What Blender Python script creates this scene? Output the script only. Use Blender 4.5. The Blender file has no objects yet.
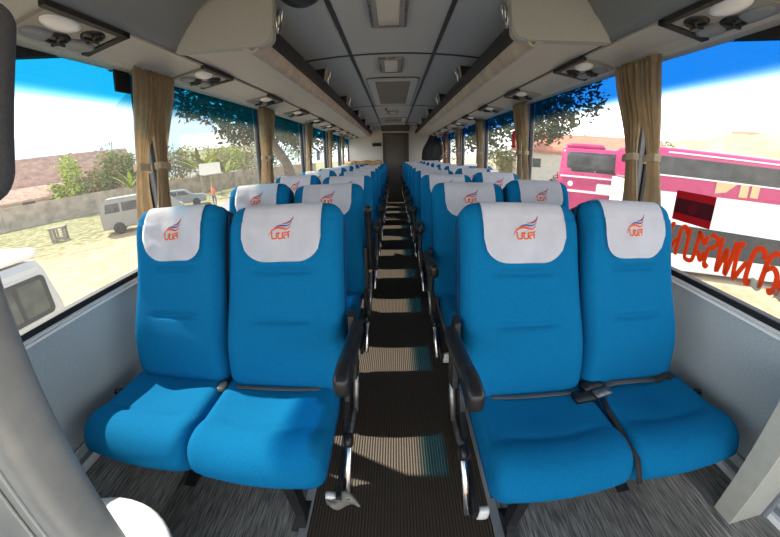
import bpy, bmesh, math, random
from mathutils import Vector, Matrix
random.seed(7)
PI = math.pi
sc = bpy.context.scene
COL = sc.collection
H = 1.27                                   # camera height above the bus floor
GZ = H - 2.80                              # level of the ground outside

# ------------------------------------------------------------------ helpers
def srgb(r, g, b):
    f = lambda c: (c/255/12.92) if c/255 <= .04045 else ((c/255+.055)/1.055)**2.4
    return (f(r), f(g), f(b), 1)

MATS = {}
def mat(name, col, rough=.6, metal=0, noise=None, bump=None, spec=.5, sheen=0, stripes=None, coat=0, alpha=None):
    """noise=(scale, amount, detail) varies the colour; bump=(scale, strength); stripes=(axis, scale, amount)"""
    if name in MATS: return MATS[name]
    m = bpy.data.materials.new(name); m.use_nodes = True
    nt = m.node_tree; N = nt.nodes; L = nt.links
    b = N['Principled BSDF']
    b.inputs['Base Color'].default_value = col
    b.inputs['Roughness'].default_value = rough
    b.inputs['Metallic'].default_value = metal
    b.inputs['Specular IOR Level'].default_value = spec
    if sheen: b.inputs['Sheen Weight'].default_value = sheen
    if coat: b.inputs['Coat Weight'].default_value = coat
    tc = N.new('ShaderNodeTexCoord')
    last = None
    if noise:
        n = N.new('ShaderNodeTexNoise'); n.inputs['Scale'].default_value = noise[0]
        n.inputs['Detail'].default_value = noise[2] if len(noise) > 2 else 3
        L.new(tc.outputs['Object'], n.inputs['Vector'])
        mr = N.new('ShaderNodeMapRange'); mr.inputs[1].default_value = .3; mr.inputs[2].default_value = .7
        mr.inputs[3].default_value = 1-noise[1]; mr.inputs[4].default_value = 1+noise[1]
        L.new(n.outputs['Fac'], mr.inputs[0]); last = mr.outputs[0]
    if stripes:
        ax, s, am = stripes
        mp = N.new('ShaderNodeMapping'); L.new(tc.outputs['Object'], mp.inputs[0])
        w = N.new('ShaderNodeTexWave'); w.wave_type = 'BANDS'; w.bands_direction = ax
        w.inputs['Scale'].default_value = s; w.inputs['Distortion'].default_value = .4
        L.new(mp.outputs[0], w.inputs['Vector'])
        mr = N.new('ShaderNodeMapRange'); mr.inputs[3].default_value = 1-am; mr.inputs[4].default_value = 1+am
        L.new(w.outputs['Fac'], mr.inputs[0])
        if last:
            mu = N.new('ShaderNodeMath'); mu.operation = 'MULTIPLY'
            L.new(last, mu.inputs[0]); L.new(mr.outputs[0], mu.inputs[1]); last = mu.outputs[0]
        else: last = mr.outputs[0]
    if last:
        vm = N.new('ShaderNodeVectorMath'); vm.operation = 'SCALE'
        vm.inputs[0].default_value = col[:3]; L.new(last, vm.inputs['Scale'])
        L.new(vm.outputs[0], b.inputs['Base Color'])
    if bump:
        n = N.new('ShaderNodeTexNoise'); n.inputs['Scale'].default_value = bump[0]
        L.new(tc.outputs['Object'], n.inputs['Vector'])
        bp = N.new('ShaderNodeBump'); bp.inputs['Strength'].default_value = bump[1]; bp.inputs['Distance'].default_value = .01
        L.new(n.outputs['Fac'], bp.inputs['Height']); L.new(bp.outputs[0], b.inputs['Normal'])
    MATS[name] = m
    return m

def link(name, bm, mats, parent=None, smooth=False, label=None, kind=None, split=None):
    me = bpy.data.meshes.new(name)
    bmesh.ops.recalc_face_normals(bm, faces=bm.faces[:])
    bm.to_mesh(me); bm.free()
    if not isinstance(mats, (list, tuple)): mats = [mats]
    for m in mats: me.materials.append(m)
    if smooth:
        me.polygons.foreach_set('use_smooth', [True]*len(me.polygons))
    o = bpy.data.objects.new(name, me); COL.objects.link(o)
    if parent is not None: o.parent = parent
    if label: o['label'] = label
    if kind: o['kind'] = kind
    return o

def tag(o, label, cat, group=None, kind=None):
    o['label'] = label; o['category'] = cat
    if group: o['group'] = group
    if kind: o['kind'] = kind
    return o

def thing(name, label, cat, loc=(0, 0, 0), rz=0, group=None):
    o = bpy.data.objects.new(name, None); COL.objects.link(o)
    o.empty_display_size = .05
    o.location = loc; o.rotation_euler = (0, 0, rz)
    return tag(o, label, cat, group)

def copy_tree(o, parent=None):
    c = o.copy(); COL.objects.link(c)
    if parent is not None: c.parent = parent
    for ch in [x for x in bpy.data.objects if x.parent == o]:
        copy_tree(ch, c)
    return c

def BM(): return bmesh.new()

def box(bm, lo, hi, mi=0, bev=0, seg=2, M=None):
    r = bmesh.ops.create_cube(bm, size=1)
    vs = r['verts']
    s = [hi[i]-lo[i] for i in range(3)]; c = [(hi[i]+lo[i])/2 for i in range(3)]
    for v in vs: v.co = Vector((v.co.x*s[0]+c[0], v.co.y*s[1]+c[1], v.co.z*s[2]+c[2]))
    fs = set(f for v in vs for f in v.link_faces)
    if bev:
        es = set(e for v in vs for e in v.link_edges)
        rr = bmesh.ops.bevel(bm, geom=list(es), offset=bev, segments=seg, affect='EDGES', profile=.5)
        fs |= set(rr['faces']); fs = set(f for f in fs if f.is_valid)
        for f in list(fs):
            for v in f.verts:
                for g in v.link_faces: fs.add(g)
    vv = set(v for f in fs for v in f.verts)
    for f in fs: f.material_index = mi
    if M is not None:
        for v in vv: v.co = M @ v.co
    return vv

def rbox(bm, half, r, n, fn=None, mi=0, c=(0, 0, 0)):
    """densely meshed rounded box; fn deforms each point"""
    nx, ny, nz = n; V = {}
    hx, hy, hz = half
    rx, ry, rz = (r, r, r) if not isinstance(r, tuple) else r
    def put(i, j, k):
        key = (i, j, k)
        if key not in V:
            p = [(-1+2*i/nx)*hx, (-1+2*j/ny)*hy, (-1+2*k/nz)*hz]
            q = [max(-(h-a), min(h-a, x)) for x, h, a in zip(p, half, (rx, ry, rz))]
            d = [(x-y)/a if a else 0 for x, y, a in zip(p, q, (rx, ry, rz))]
            l = math.sqrt(sum(e*e for e in d))
            if l > 1e-9:
                m = max(abs(e) for e in d)
                p = [y + e/l*a*m for y, e, a in zip(q, d, (rx, ry, rz))]
                # m is 1 on the outer shell
            v = Vector([a+b for a, b in zip(p, c)])
            if fn: v = Vector(fn(v))
            V[key] = bm.verts.new(v)
        return V[key]
    def quad(a, b, cc, d):
        f = bm.faces.new([put(*a), put(*b), put(*cc), put(*d)]); f.material_index = mi
    for i in range(nx):
        for j in range(ny):
            for k in (0, nz): quad((i, j, k), (i+1, j, k), (i+1, j+1, k), (i, j+1, k))
    for i in range(nx):
        for k in range(nz):
            for j in (0, ny): quad((i, j, k), (i+1, j, k), (i+1, j, k+1), (i, j, k+1))
    for j in range(ny):
        for k in range(nz):
            for i in (0, nx): quad((i, j, k), (i, j+1, k), (i, j+1, k+1), (i, j, k+1))

def tube(bm, pts, r, n=10, mi=0, flat=1.0, cap=True):
    pts = [Vector(p) for p in pts]
    rs = r if isinstance(r, (list, tuple)) else [r]*len(pts)
    rings = []; up = None
    for i, p in enumerate(pts):
        t = (pts[min(i+1, len(pts)-1)] - pts[max(i-1, 0)]).normalized()
        if up is None:
            up = Vector((0, 0, 1)) if abs(t.z) < .9 else Vector((1, 0, 0))
        a = t.cross(up).normalized(); b = a.cross(t).normalized(); up = b
        rings.append([bm.verts.new(p + (a*math.cos(2*PI*k/n) + b*math.sin(2*PI*k/n)*flat)*rs[i]) for k in range(n)])
    for i in range(len(rings)-1):
        for k in range(n):
            f = bm.faces.new([rings[i][k], rings[i][(k+1) % n], rings[i+1][(k+1) % n], rings[i+1][k]]); f.material_index = mi
    if cap:
        for rg in (rings[0], rings[-1]):
            f = bm.faces.new(rg); f.material_index = mi

def lathe(bm, prof, c=(0, 0, 0), n=24, mi=0, M=None):
    """prof = [(radius, height)]; axis z"""
    rings = []
    for r, z in prof:
        ring = []
        for k in range(n):
            p = Vector((r*math.cos(2*PI*k/n), r*math.sin(2*PI*k/n), z))
            if M is not None: p = M @ p
            ring.append(bm.verts.new(p + Vector(c)))
        rings.append(ring)
    for i in range(len(rings)-1):
        for k in range(n):
            f = bm.faces.new([rings[i][k], rings[i][(k+1) % n], rings[i+1][(k+1) % n], rings[i+1][k]]); f.material_index = mi
    for rg in (rings[0], rings[-1]):
        f = bm.faces.new(rg); f.material_index = mi

def prism(bm, poly, a0, a1, axis='y', mi=0):
    """extrude a polygon; axis y: poly in (x,z); x: poly in (y,z); z: poly in (x,y)"""
    def P(u, v, a):
        return {'y': (u, a, v), 'x': (a, u, v), 'z': (u, v, a)}[axis]
    A = [bm.verts.new(P(u, v, a0)) for u, v in poly]; B = [bm.verts.new(P(u, v, a1)) for u, v in poly]
    n = len(poly); fs = []
    for i in range(n): fs.append(bm.faces.new([A[i], A[(i+1) % n], B[(i+1) % n], B[i]]))
    fs.append(bm.faces.new(A[::-1])); fs.append(bm.faces.new(B))
    for f in fs: f.material_index = mi
    return A+B

def sheet(bm, sec, y0, y1, th, ny=1, mi=0):
    """a strip with thickness th following section points (x,z), along y"""
    n = len(sec); off = []
    for i in range(n):
        a = Vector(sec[max(i-1, 0)]); b = Vector(sec[min(i+1, n-1)])
        t = (b-a).normalized(); off.append(Vector((-t.y, t.x))*th)
    poly = [tuple(p) for p in sec] + [(sec[i][0]+off[i].x, sec[i][1]+off[i].y) for i in range(n-1, -1, -1)]
    return prism(bm, poly, y0, y1, 'y', mi)

def rrect(w, h, r, n=5, cx=0, cy=0):
    out = []
    for (sx, sy, a0) in ((1, 1, 0), (-1, 1, 90), (-1, -1, 180), (1, -1, 270)):
        for k in range(n+1):
            a = math.radians(a0 + 90*k/n)
            out.append((cx+sx*(w/2-r)+r*math.cos(a), cy+sy*(h/2-r)+r*math.sin(a)))
    return out

def frame_ring(bm, outer, inner, a0, a1, axis, mi=0):
    def P(u, v, a): return {'y': (u, a, v), 'x': (a, u, v), 'z': (u, v, a)}[axis]
    n = len(outer)
    R = [[bm.verts.new(P(u, v, a)) for u, v in poly] for poly, a in ((outer, a0), (outer, a1), (inner, a1), (inner, a0))]
    for i in range(4):
        for k in range(n):
            f = bm.faces.new([R[i][k], R[i][(k+1) % n], R[(i+1) % 4][(k+1) % n], R[(i+1) % 4][k]]); f.material_index = mi

GLYPH = {      # pen strokes of each letter in a box of height 1
 'bo': (.68, [[(.08, .86), (.0, .98), (.03, .6), (.07, .12), (.18, .0), (.46, .0), (.56, .12), (.58, .6), (.58, 1.0)]]),
 'kho': (.68, [[(.0, .80), (.10, .98), (.20, .84), (.08, .60), (.10, .14), (.20, .0), (.46, .0), (.56, .12), (.58, .6), (.58, 1.0)]]),
 'so': (.70, [[(.02, .76), (.14, .97), (.42, .97), (.57, .78), (.58, .4), (.58, .0)], [(.57, .50), (.32, .62), (.08, .44), (.05, .10), (.14, .0), (.22, .10)], [(.44, .94), (.70, 1.16)]]),
 'lo': (.70, [[(.02, .76), (.14, .97), (.42, .97), (.57, .78), (.58, .4), (.58, .0)], [(.57, .50), (.32, .62), (.08, .44), (.05, .10), (.14, .0), (.22, .10)]]),
 'ngo': (.64, [[(.30, .98), (.46, .97), (.50, .70), (.46, .30), (.36, .0), (.18, .30), (.02, .56)]]),
 'aa': (.56, [[(.02, .76), (.14, .98), (.34, .97), (.44, .78), (.45, .4), (.45, .0)]]),
 'a': (.46, [[(.02, .92), (.06, .70), (.18, .68), (.34, .90)], [(.02, .42), (.06, .18), (.18, .16), (.34, .40)]]),
 'ro': (.58, [[(.46, .98), (.16, .95), (.04, .78), (.20, .64), (.42, .54), (.46, .30), (.44, .06), (.34, .0), (.26, .10)]]),
 'pho': (.82, [[(.02, 1.0), (.06, .5), (.14, .0), (.26, .36), (.36, .70), (.46, .36), (.58, .0), (.66, .5), (.70, 1.0)]]),
 'wo': (.62, [[(.02, .76), (.14, .98), (.38, .97), (.50, .78), (.51, .24), (.44, .02), (.32, .02), (.28, .14)]]),
 'ho': (.74, [[(.0, .98), (.08, .9), (.06, .4), (.06, .0)], [(.06, .42), (.30, .56), (.50, .78), (.60, .96)], [(.40, .66), (.58, .48), (.60, .0)]]),
}
def smooth_line(pts, n=5):
    out = []
    for i in range(len(pts)-1):
        p0 = pts[max(i-1, 0)]; p1 = pts[i]; p2 = pts[i+1]; p3 = pts[min(i+2, len(pts)-1)]
        for k in range(n):
            t = k/n
            out.append(tuple(.5*((2*b)+(c-a)*t+(2*a-5*b+4*c-d)*t*t+(3*b-a-3*c+d)*t**3) for a, b, c, d in zip(p0, p1, p2, p3)))
    out.append(pts[-1]); return out
def ribbon(line, w):
    """two edges of a pen stroke; w is a width or a function of the position along it"""
    L, Rr = [], []; n = len(line)
    for i, p in enumerate(line):
        a = line[max(i-1, 0)]; b = line[min(i+1, n-1)]
        t = Vector((b[0]-a[0], b[1]-a[1])).normalized(); h = (w(i/(n-1)) if callable(w) else w)*.5
        L.append((p[0]-t.y*h, p[1]+t.x*h)); Rr.append((p[0]+t.y*h, p[1]-t.x*h))
    return L, Rr
def lettering(names, sx, sy):
    """strokes of a word laid out from x = 0; returns (lines, total width)"""
    x = 0; lines = []
    for g in names:
        adv, st = GLYPH[g]
        for l in st: lines.append(smooth_line([((x+p[0])*sx, p[1]*sy) for p in l]))
        x += adv
    return lines, (x-.10)*sx

# ------------------------------------------------------------------ materials
M_blue = mat('blue_fabric', (.004, .152, .345, 1), .9, noise=(260, .12, 2), bump=(900, .25), spec=.06)
M_blue_d = mat('blue_piping', (.002, .08, .22, 1), .8, spec=.1)
M_black = mat('black_plastic', (.012, .012, .013, 1), .38)
M_shell = mat('black_shell', (.016, .016, .018, 1), .5, bump=(500, .15))
M_black_m = mat('black_steel', (.02, .02, .022, 1), .45, metal=.2, noise=(60, .5))
M_chrome = mat('chrome', (.62, .62, .63, 1), .18, metal=1)
M_steel = mat('worn_steel', (.28, .27, .26, 1), .4, metal=.8, noise=(40, .4))
M_white_p = mat('white_plastic', (.78, .77, .74, 1), .4)
M_white_b = mat('bright_white_plastic', (.85, .85, .85, 1), .3)
M_cloth = mat('white_cover_cloth', (.90, .885, .92, 1), .9, noise=(14, .05), bump=(30, .12), sheen=.1)
M_orange = mat('logo_orange', (.75, .11, .03, 1), .8)
M_navy = mat('logo_blue', (.06, .10, .30, 1), .8)
M_plum = mat('logo_red_purple', (.36, .05, .12, 1), .8)
M_belt = mat('grey_webbing', (.10, .10, .10, 1), .8, bump=(700, .3))
M_belt_b = mat('black_webbing', (.015, .015, .016, 1), .75)
M_torn = mat('torn_grey_cloth', (.20, .185, .155, 1), .9, noise=(50, .3))
M_wall = mat('wall_panel_grey', (.46, .51, .525, 1), .75, noise=(170, .13, 4), bump=(260, .1))
M_ceil = mat('ceiling_fabric', (.42, .46, .49, 1), .9, noise=(220, .12, 3), bump=(300, .12))
M_rack = mat('rack_panel_grey', (.46, .45, .42, 1), .6, noise=(140, .05), bump=(300, .06))
M_rack_d = mat('rack_end_grey', (.36, .37, .35, 1), .7, noise=(140, .06), bump=(300, .08))
M_rail = mat('brushed_rail', (.50, .44, .36, 1), .5, metal=.45, noise=(9, .18))
M_gasket = mat('black_rubber', (.010, .010, .011, 1), .6)
M_strip = mat('black_ceiling_strip', (.018, .019, .021, 1), .5)
M_alu = mat('aluminium', (.62, .63, .64, 1), .35, metal=.7)
M_pale = mat('pale_trim', (.88, .89, .90, 1), .35)
M_curt = mat('beige_curtain', (.53, .42, .28, 1), .85, noise=(25, .1), sheen=.2)
M_curt_o = mat('orange_curtain', (.50, .17, .05, 1), .85, noise=(25, .1))
M_tie = mat('curtain_tie', (.68, .60, .47, 1), .85)
M_pillar = mat('pillar_grey', (.20, .22, .25, 1), .6)
M_lamp = mat('lamp_diffuser', (.62, .62, .58, 1), .35, stripes=('X', 40, .06))
M_grille = mat('vent_grille', (.24, .25, .255, 1), .5)
M_dseat = mat('driver_seat_vinyl', (.26, .255, .24, 1), .55, noise=(18, .08), bump=(200, .05))
M_dhead = mat('driver_headrest_cloth', (.10, .10, .105, 1), .85, noise=(240, .2), bump=(600, .2))
M_cream = mat('cream_panel', (.50, .49, .43, 1), .5, noise=(30, .06))
M_door = mat('door_panel', (.13, .11, .092, 1), .6, noise=(12, .08))
M_jamb = mat('door_jamb', (.07, .055, .04, 1), .5)
M_rear = mat('rear_wall_white', (.60, .57, .53, 1), .7)
M_pink = mat('pink_coach_paint', (.46, .03, .145, 1), .35, noise=(6, .06), coat=.3)
M_coachw = mat('white_coach_paint', (.85, .85, .86, 1), .4)
M_cglass = mat('dark_coach_glass', (.045, .05, .055, 1), .25, noise=(3, .5))
M_vanw = mat('white_van_paint', (.58, .60, .63, 1), .3, coat=.3)
M_silver = mat('silver_paint', (.24, .24, .225, 1), .35, metal=.2)
M_cgrey = mat('grey_car_paint', (.18, .20, .22, 1), .35)
M_cblue = mat('blue_car_paint', (.12, .22, .38, 1), .35)
M_tyre = mat('tyre', (.02, .02, .02, 1), .8)
M_hub = mat('hub', (.5, .5, .5, 1), .4, metal=.6)
M_stone = mat('stone_wall', (.36, .30, .235, 1), .95, noise=(1.2, .3, 8), bump=(3, .4))
M_tile = mat('roof_tile', (.23, .125, .095, 1), .9, noise=(1.5, .4, 6), stripes=('X', 2.4, .3))
M_tile2 = mat('red_roof_tile', (.52, .20, .13, 1), .9, noise=(1.5, .15, 5), stripes=('X', 2.0, .12))
M_plaster = mat('pale_plaster', (.66, .62, .54, 1), .9, noise=(2, .08))
M_leaf1 = mat('olive_leaf', (.20, .24, .07, 1), .8, noise=(2, .3))
M_leaf2 = mat('yellow_green_leaf', (.36, .42, .08, 1), .8, noise=(2, .3))
M_leaf3 = mat('dark_leaf', (.055, .075, .03, 1), .8, noise=(2, .3))
M_leaf4 = mat('dry_leaf', (.34, .30, .16, 1), .85, noise=(2, .3))
M_bark = mat('bark', (.13, .10, .075, 1), .9, noise=(4, .3))
M_hill = mat('hill_haze_colour', (.52, .60, .67, 1), 1, noise=(.02, .08))  # haze painted in as an even pale bluish colour
M_drygrass = mat('dry_grass_hill', (.40, .34, .22, 1), 1, noise=(.3, .2, 6))
M_wood = mat('grey_wood', (.25, .20, .16, 1), .9, noise=(6, .2))
M_sign = mat('sign_board_paint', (.80, .79, .75, 1), .6)
M_skin = mat('skin', (.36, .20, .13, 1), .6)
M_cl_or = mat('orange_shirt', (.70, .18, .08, 1), .8)
M_cl_bl = mat('blue_trousers', (.06, .09, .22, 1), .8)
M_hair = mat('dark_hair', (.015, .012, .01, 1), .6)
M_red = mat('red_paint', (.55, .03, .03, 1), .4)
M_flag_r = mat('flag_red', (.52, .012, .035, 1), .6)
M_flag_d = mat('flag_blue_backlit', (.13, .010, .026, 1), .6)  # blue stripe painted the dark maroon it shows against the light
M_flag_c = mat('flag_disc_backlit', (.34, .012, .03, 1), .6)  # white disc painted in its dim red backlit tone
M_text = mat('orange_lettering', (.80, .14, .02, 1), .6)
M_tape = mat('clear_tape', (.62, .62, .55, 1), .3)
M_jacket = mat('black_jacket_cloth', (.015, .015, .016, 1), .9)
M_blanket = mat('patterned_blanket', (.55, .32, .14, 1), .9, noise=(28, .6, 4))

def add_translucency(m, fac):
    nt = m.node_tree; N = nt.nodes; L = nt.links; b = N['Principled BSDF']; out = N['Material Output']
    tl = N.new('ShaderNodeBsdfTranslucent'); mx = N.new('ShaderNodeMixShader'); mx.inputs[0].default_value = fac
    src = b.inputs['Base Color'].links
    if src: L.new(src[0].from_socket, tl.inputs['Color'])
    else: tl.inputs['Color'].default_value = b.inputs['Base Color'].default_value
    L.new(b.outputs[0], mx.inputs[1]); L.new(tl.outputs[0], mx.inputs[2]); L.new(mx.outputs[0], out.inputs['Surface'])
for _m, _f in ((M_curt, .32), (M_curt_o, .5), (M_tie, .3), (M_text, .6), (M_flag_r, .55), (M_flag_d, .5), (M_flag_c, .55), (M_tape, .6)): add_translucency(_m, _f)

def tinted_glass():
    m = bpy.data.materials.new('window_glass'); m.use_nodes = True
    nt = m.node_tree; N = nt.nodes; L = nt.links
    for n in list(N): N.remove(n)
    out = N.new('ShaderNodeOutputMaterial'); tr = N.new('ShaderNodeBsdfTransparent'); gl = N.new('ShaderNodeBsdfGlossy')
    gl.inputs['Roughness'].default_value = .02
    mx = N.new('ShaderNodeMixShader'); mx.inputs[0].default_value = .025
    tc = N.new('ShaderNodeTexCoord'); sp = N.new('ShaderNodeSeparateXYZ'); L.new(tc.outputs['Object'], sp.inputs[0])
    mr = N.new('ShaderNodeMapRange'); mr.interpolation_type = 'SMOOTHSTEP'
    mr.inputs[1].default_value = H+.285; mr.inputs[2].default_value = H+.385
    L.new(sp.outputs['Z'], mr.inputs[0])
    at = N.new('ShaderNodeAttribute'); at.attribute_type = 'OBJECT'; at.attribute_name = 'film'
    mc = N.new('ShaderNodeMix'); mc.data_type = 'RGBA'
    L.new(mr.outputs[0], mc.inputs[0])
    mc.inputs[6].default_value = (.97, .975, .965, 1)
    L.new(at.outputs['Color'], mc.inputs[7])
    L.new(mc.outputs[2], tr.inputs['Color'])
    dv = N.new('ShaderNodeBsdfTranslucent'); L.new(mc.outputs[2], dv.inputs['Color']); m0 = N.new('ShaderNodeMixShader'); m0.inputs[0].default_value = .015
    L.new(tr.outputs[0], m0.inputs[1]); L.new(dv.outputs[0], m0.inputs[2]); L.new(m0.outputs[0], mx.inputs[1]); L.new(gl.outputs[0], mx.inputs[2]); L.new(mx.outputs[0], out.inputs[0])
    return m
M_glass = tinted_glass()
M_pane = mat('plain_pane', (.05, .06, .06, 1), .1)

def floor_material(ribbed):
    name = 'ribbed_rubber' if ribbed else 'streaked_vinyl'
    m = bpy.data.materials.new(name); m.use_nodes = True
    nt = m.node_tree; N = nt.nodes; L = nt.links; b = N['Principled BSDF']
    tc = N.new('ShaderNodeTexCoord'); mp = N.new('ShaderNodeMapping'); L.new(tc.outputs['Object'], mp.inputs[0])
    if ribbed:
        w = N.new('ShaderNodeTexWave'); w.bands_direction = 'X'; w.inputs['Scale'].default_value = 1/.0125/2*.628
        L.new(mp.outputs[0], w.inputs['Vector'])
        cr = N.new('ShaderNodeValToRGB'); cr.color_ramp.elements[0].color = (.022, .017, .013, 1); cr.color_ramp.elements[1].color = (.095, .068, .046, 1)
        L.new(w.outputs['Fac'], cr.inputs[0]); L.new(cr.outputs[0], b.inputs['Base Color'])
        bp = N.new('ShaderNodeBump'); bp.inputs['Strength'].default_value = .6; bp.inputs['Distance'].default_value = .004
        L.new(w.outputs['Fac'], bp.inputs['Height']); L.new(bp.outputs[0], b.inputs['Normal'])
        b.inputs['Roughness'].default_value = .55
    else:
        mp.inputs['Scale'].default_value = (190, 11, 190)
        n = N.new('ShaderNodeTexNoise'); n.inputs['Scale'].default_value = 1; n.inputs['Detail'].default_value = 4
        L.new(mp.outputs[0], n.inputs['Vector'])
        n2 = N.new('ShaderNodeTexNoise'); n2.inputs['Scale'].default_value = 4; L.new(tc.outputs['Object'], n2.inputs['Vector'])
        cr = N.new('ShaderNodeValToRGB'); e = cr.color_ramp.elements
        e[0].position = .35; e[0].color = (.075, .072, .068, 1); e[1].position = .68; e[1].color = (.40, .385, .36, 1)
        L.new(n.outputs['Fac'], cr.inputs[0])
        mr = N.new('ShaderNodeMapRange'); mr.inputs[1].default_value = .3; mr.inputs[2].default_value = .7; mr.inputs[3].default_value = .75; mr.inputs[4].default_value = 1.15
        L.new(n2.outputs['Fac'], mr.inputs[0])
        vm = N.new('ShaderNodeVectorMath'); vm.operation = 'SCALE'; L.new(cr.outputs[0], vm.inputs[0]); L.new(mr.outputs[0], vm.inputs['Scale'])
        L.new(vm.outputs[0], b.inputs['Base Color']); b.inputs['Roughness'].default_value = .5
    return m
M_rib = floor_material(True); M_vinyl = floor_material(False)

def ground_material():
    m = bpy.data.materials.new('dirt_and_grass'); m.use_nodes = True
    nt = m.node_tree; N = nt.nodes; L = nt.links; b = N['Principled BSDF']; b.inputs['Roughness'].default_value = 1
    b.inputs['Specular IOR Level'].default_value = .1
    tc = N.new('ShaderNodeTexCoord'); sp = N.new('ShaderNodeSeparateXYZ'); L.new(tc.outputs['Object'], sp.inputs[0])
    n = N.new('ShaderNodeTexNoise'); n.inputs['Scale'].default_value = .35; n.inputs['Detail'].default_value = 8; n.inputs['Roughness'].default_value = .65
    L.new(tc.outputs['Object'], n.inputs['Vector'])
    n2 = N.new('ShaderNodeTexNoise'); n2.inputs['Scale'].default_value = 3.0; n2.inputs['Detail'].default_value = 8; L.new(tc.outputs['Object'], n2.inputs['Vector'])
    a = N.new('ShaderNodeMath'); a.operation = 'MULTIPLY_ADD'; a.inputs[1].default_value = 14; L.new(n.outputs['Fac'], a.inputs[0]); L.new(sp.outputs['X'], a.inputs[2])
    mr = N.new('ShaderNodeMapRange'); mr.inputs[1].default_value = -6; mr.inputs[2].default_value = -10.5; L.new(a.outputs[0], mr.inputs[0])
    dirt = N.new('ShaderNodeValToRGB'); e = dirt.color_ramp.elements
    e[0].position = .3; e[0].color = (.40, .285, .175, 1); e[1].position = .7; e[1].color = (.56, .43, .29, 1); L.new(n2.outputs['Fac'], dirt.inputs[0])
    gr = N.new('ShaderNodeValToRGB'); e = gr.color_ramp.elements
    e[0].position = .36; e[0].color = (.13, .14, .055, 1); e[1].position = .66; e[1].color = (.40, .35, .20, 1); L.new(n2.outputs['Fac'], gr.inputs[0])
    mx = N.new('ShaderNodeMix'); mx.data_type = 'RGBA'; L.new(mr.outputs[0], mx.inputs[0]); L.new(dirt.outputs[0], mx.inputs[6]); L.new(gr.outputs[0], mx.inputs[7])
    L.new(mx.outputs[2], b.inputs['Base Color'])
    return m

# ================================================================== bus shell
Y0, Y1 = -1.15, 8.6
WX = 1.20
ZS = H-.4585          # lower edge of the pale sill strip
ZG = H-.411           # lower edge of the glass
ZT = H+.50            # window head
LEDGE_X, LEDGE_Z = .995, H-.975
PIL = [1.39, 2.82, 4.24, 5.68, 7.10]         # pillar centres
PW = .045

bm = BM(); box(bm, (-.355, Y0, -.04), (.365, Y1, 0)); link('floor', bm, M_rib, kind='structure')
for s, nm in ((-1, 'left'), (1, 'right')):
    bm = BM(); box(bm, (min(s*.385, s*WX), Y0, -.04), (max(s*.385, s*WX), Y1, .001)); link('floor_%s' % nm, bm, M_vinyl, kind='structure')
    bm = BM(); box(bm, (min(s*.352, s*.388), Y0, -.03), (max(s*.352, s*.388), Y1, .008), bev=.003); link('trim_aisle_%s' % nm, bm, M_alu, kind='structure')
    # raised duct along the wall, covered in the same vinyl
    bm = BM(); prism(bm, [(s*LEDGE_X, 0), (s*WX, 0), (s*WX, LEDGE_Z), (s*(LEDGE_X+.012), LEDGE_Z), (s*LEDGE_X, LEDGE_Z-.012)], Y0, Y1)
    link('trim_duct_%s' % nm, bm, M_vinyl, kind='structure')
    # baseboard: three bands
    bm = BM()
    box(bm, (min(s*1.17, s*WX), Y0, LEDGE_Z), (max(s*1.17, s*WX), Y1, LEDGE_Z+.022), 0, .002)
    box(bm, (min(s*1.19, s*WX), Y0, LEDGE_Z+.022), (max(s*1.19, s*WX), Y1, LEDGE_Z+.05), 1)
    box(bm, (min(s*1.182, s*WX), Y0, LEDGE_Z+.05), (max(s*1.182, s*WX), Y1, LEDGE_Z+.082), 2, .003)
    box(bm, (min(s*1.193, s*WX), Y0, LEDGE_Z+.082), (max(s*1.193, s*WX), Y1, LEDGE_Z+.086), 1)
    link('baseboard_%s' % nm, bm, [M_pale, M_pillar, M_wall], kind='structure')
    # wall below the windows and the band above them
    bm = BM(); box(bm, (min(s*WX, s*1.25), Y0, -.04), (max(s*WX, s*1.25), Y1, ZS)); link('wall_%s' % nm, bm, M_wall, kind='structure')
    bm = BM(); box(bm, (min(s*1.17, s*1.25), Y0, ZT), (max(s*1.17, s*1.25), Y1, ZT+.34)); link('wall_upper_%s' % nm, bm, M_rack, kind='structure')
    # sill: two pale ribs
    bm = BM()
    prism(bm, [(s*1.25, ZS), (s*1.186, ZS), (s*1.176, ZS+.004), (s*1.180, ZS+.010), (s*1.194, ZS+.013), (s*1.25, ZS+.013)], Y0, Y1, 'y', 0)
    box(bm, (min(s*1.194, s*1.25), Y0, ZS+.012), (max(s*1.194, s*1.25), Y1, ZS+.016), 1)
    prism(bm, [(s*1.25, ZS+.015), (s*1.186, ZS+.015), (s*1.183, ZS+.018), (s*1.194, ZS+.0235), (s*1.25, ZS+.0235)], Y0, Y1, 'y', 0)
    link('trim_sill_%s' % nm, bm, [M_pale, M_gasket], kind='structure')

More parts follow.
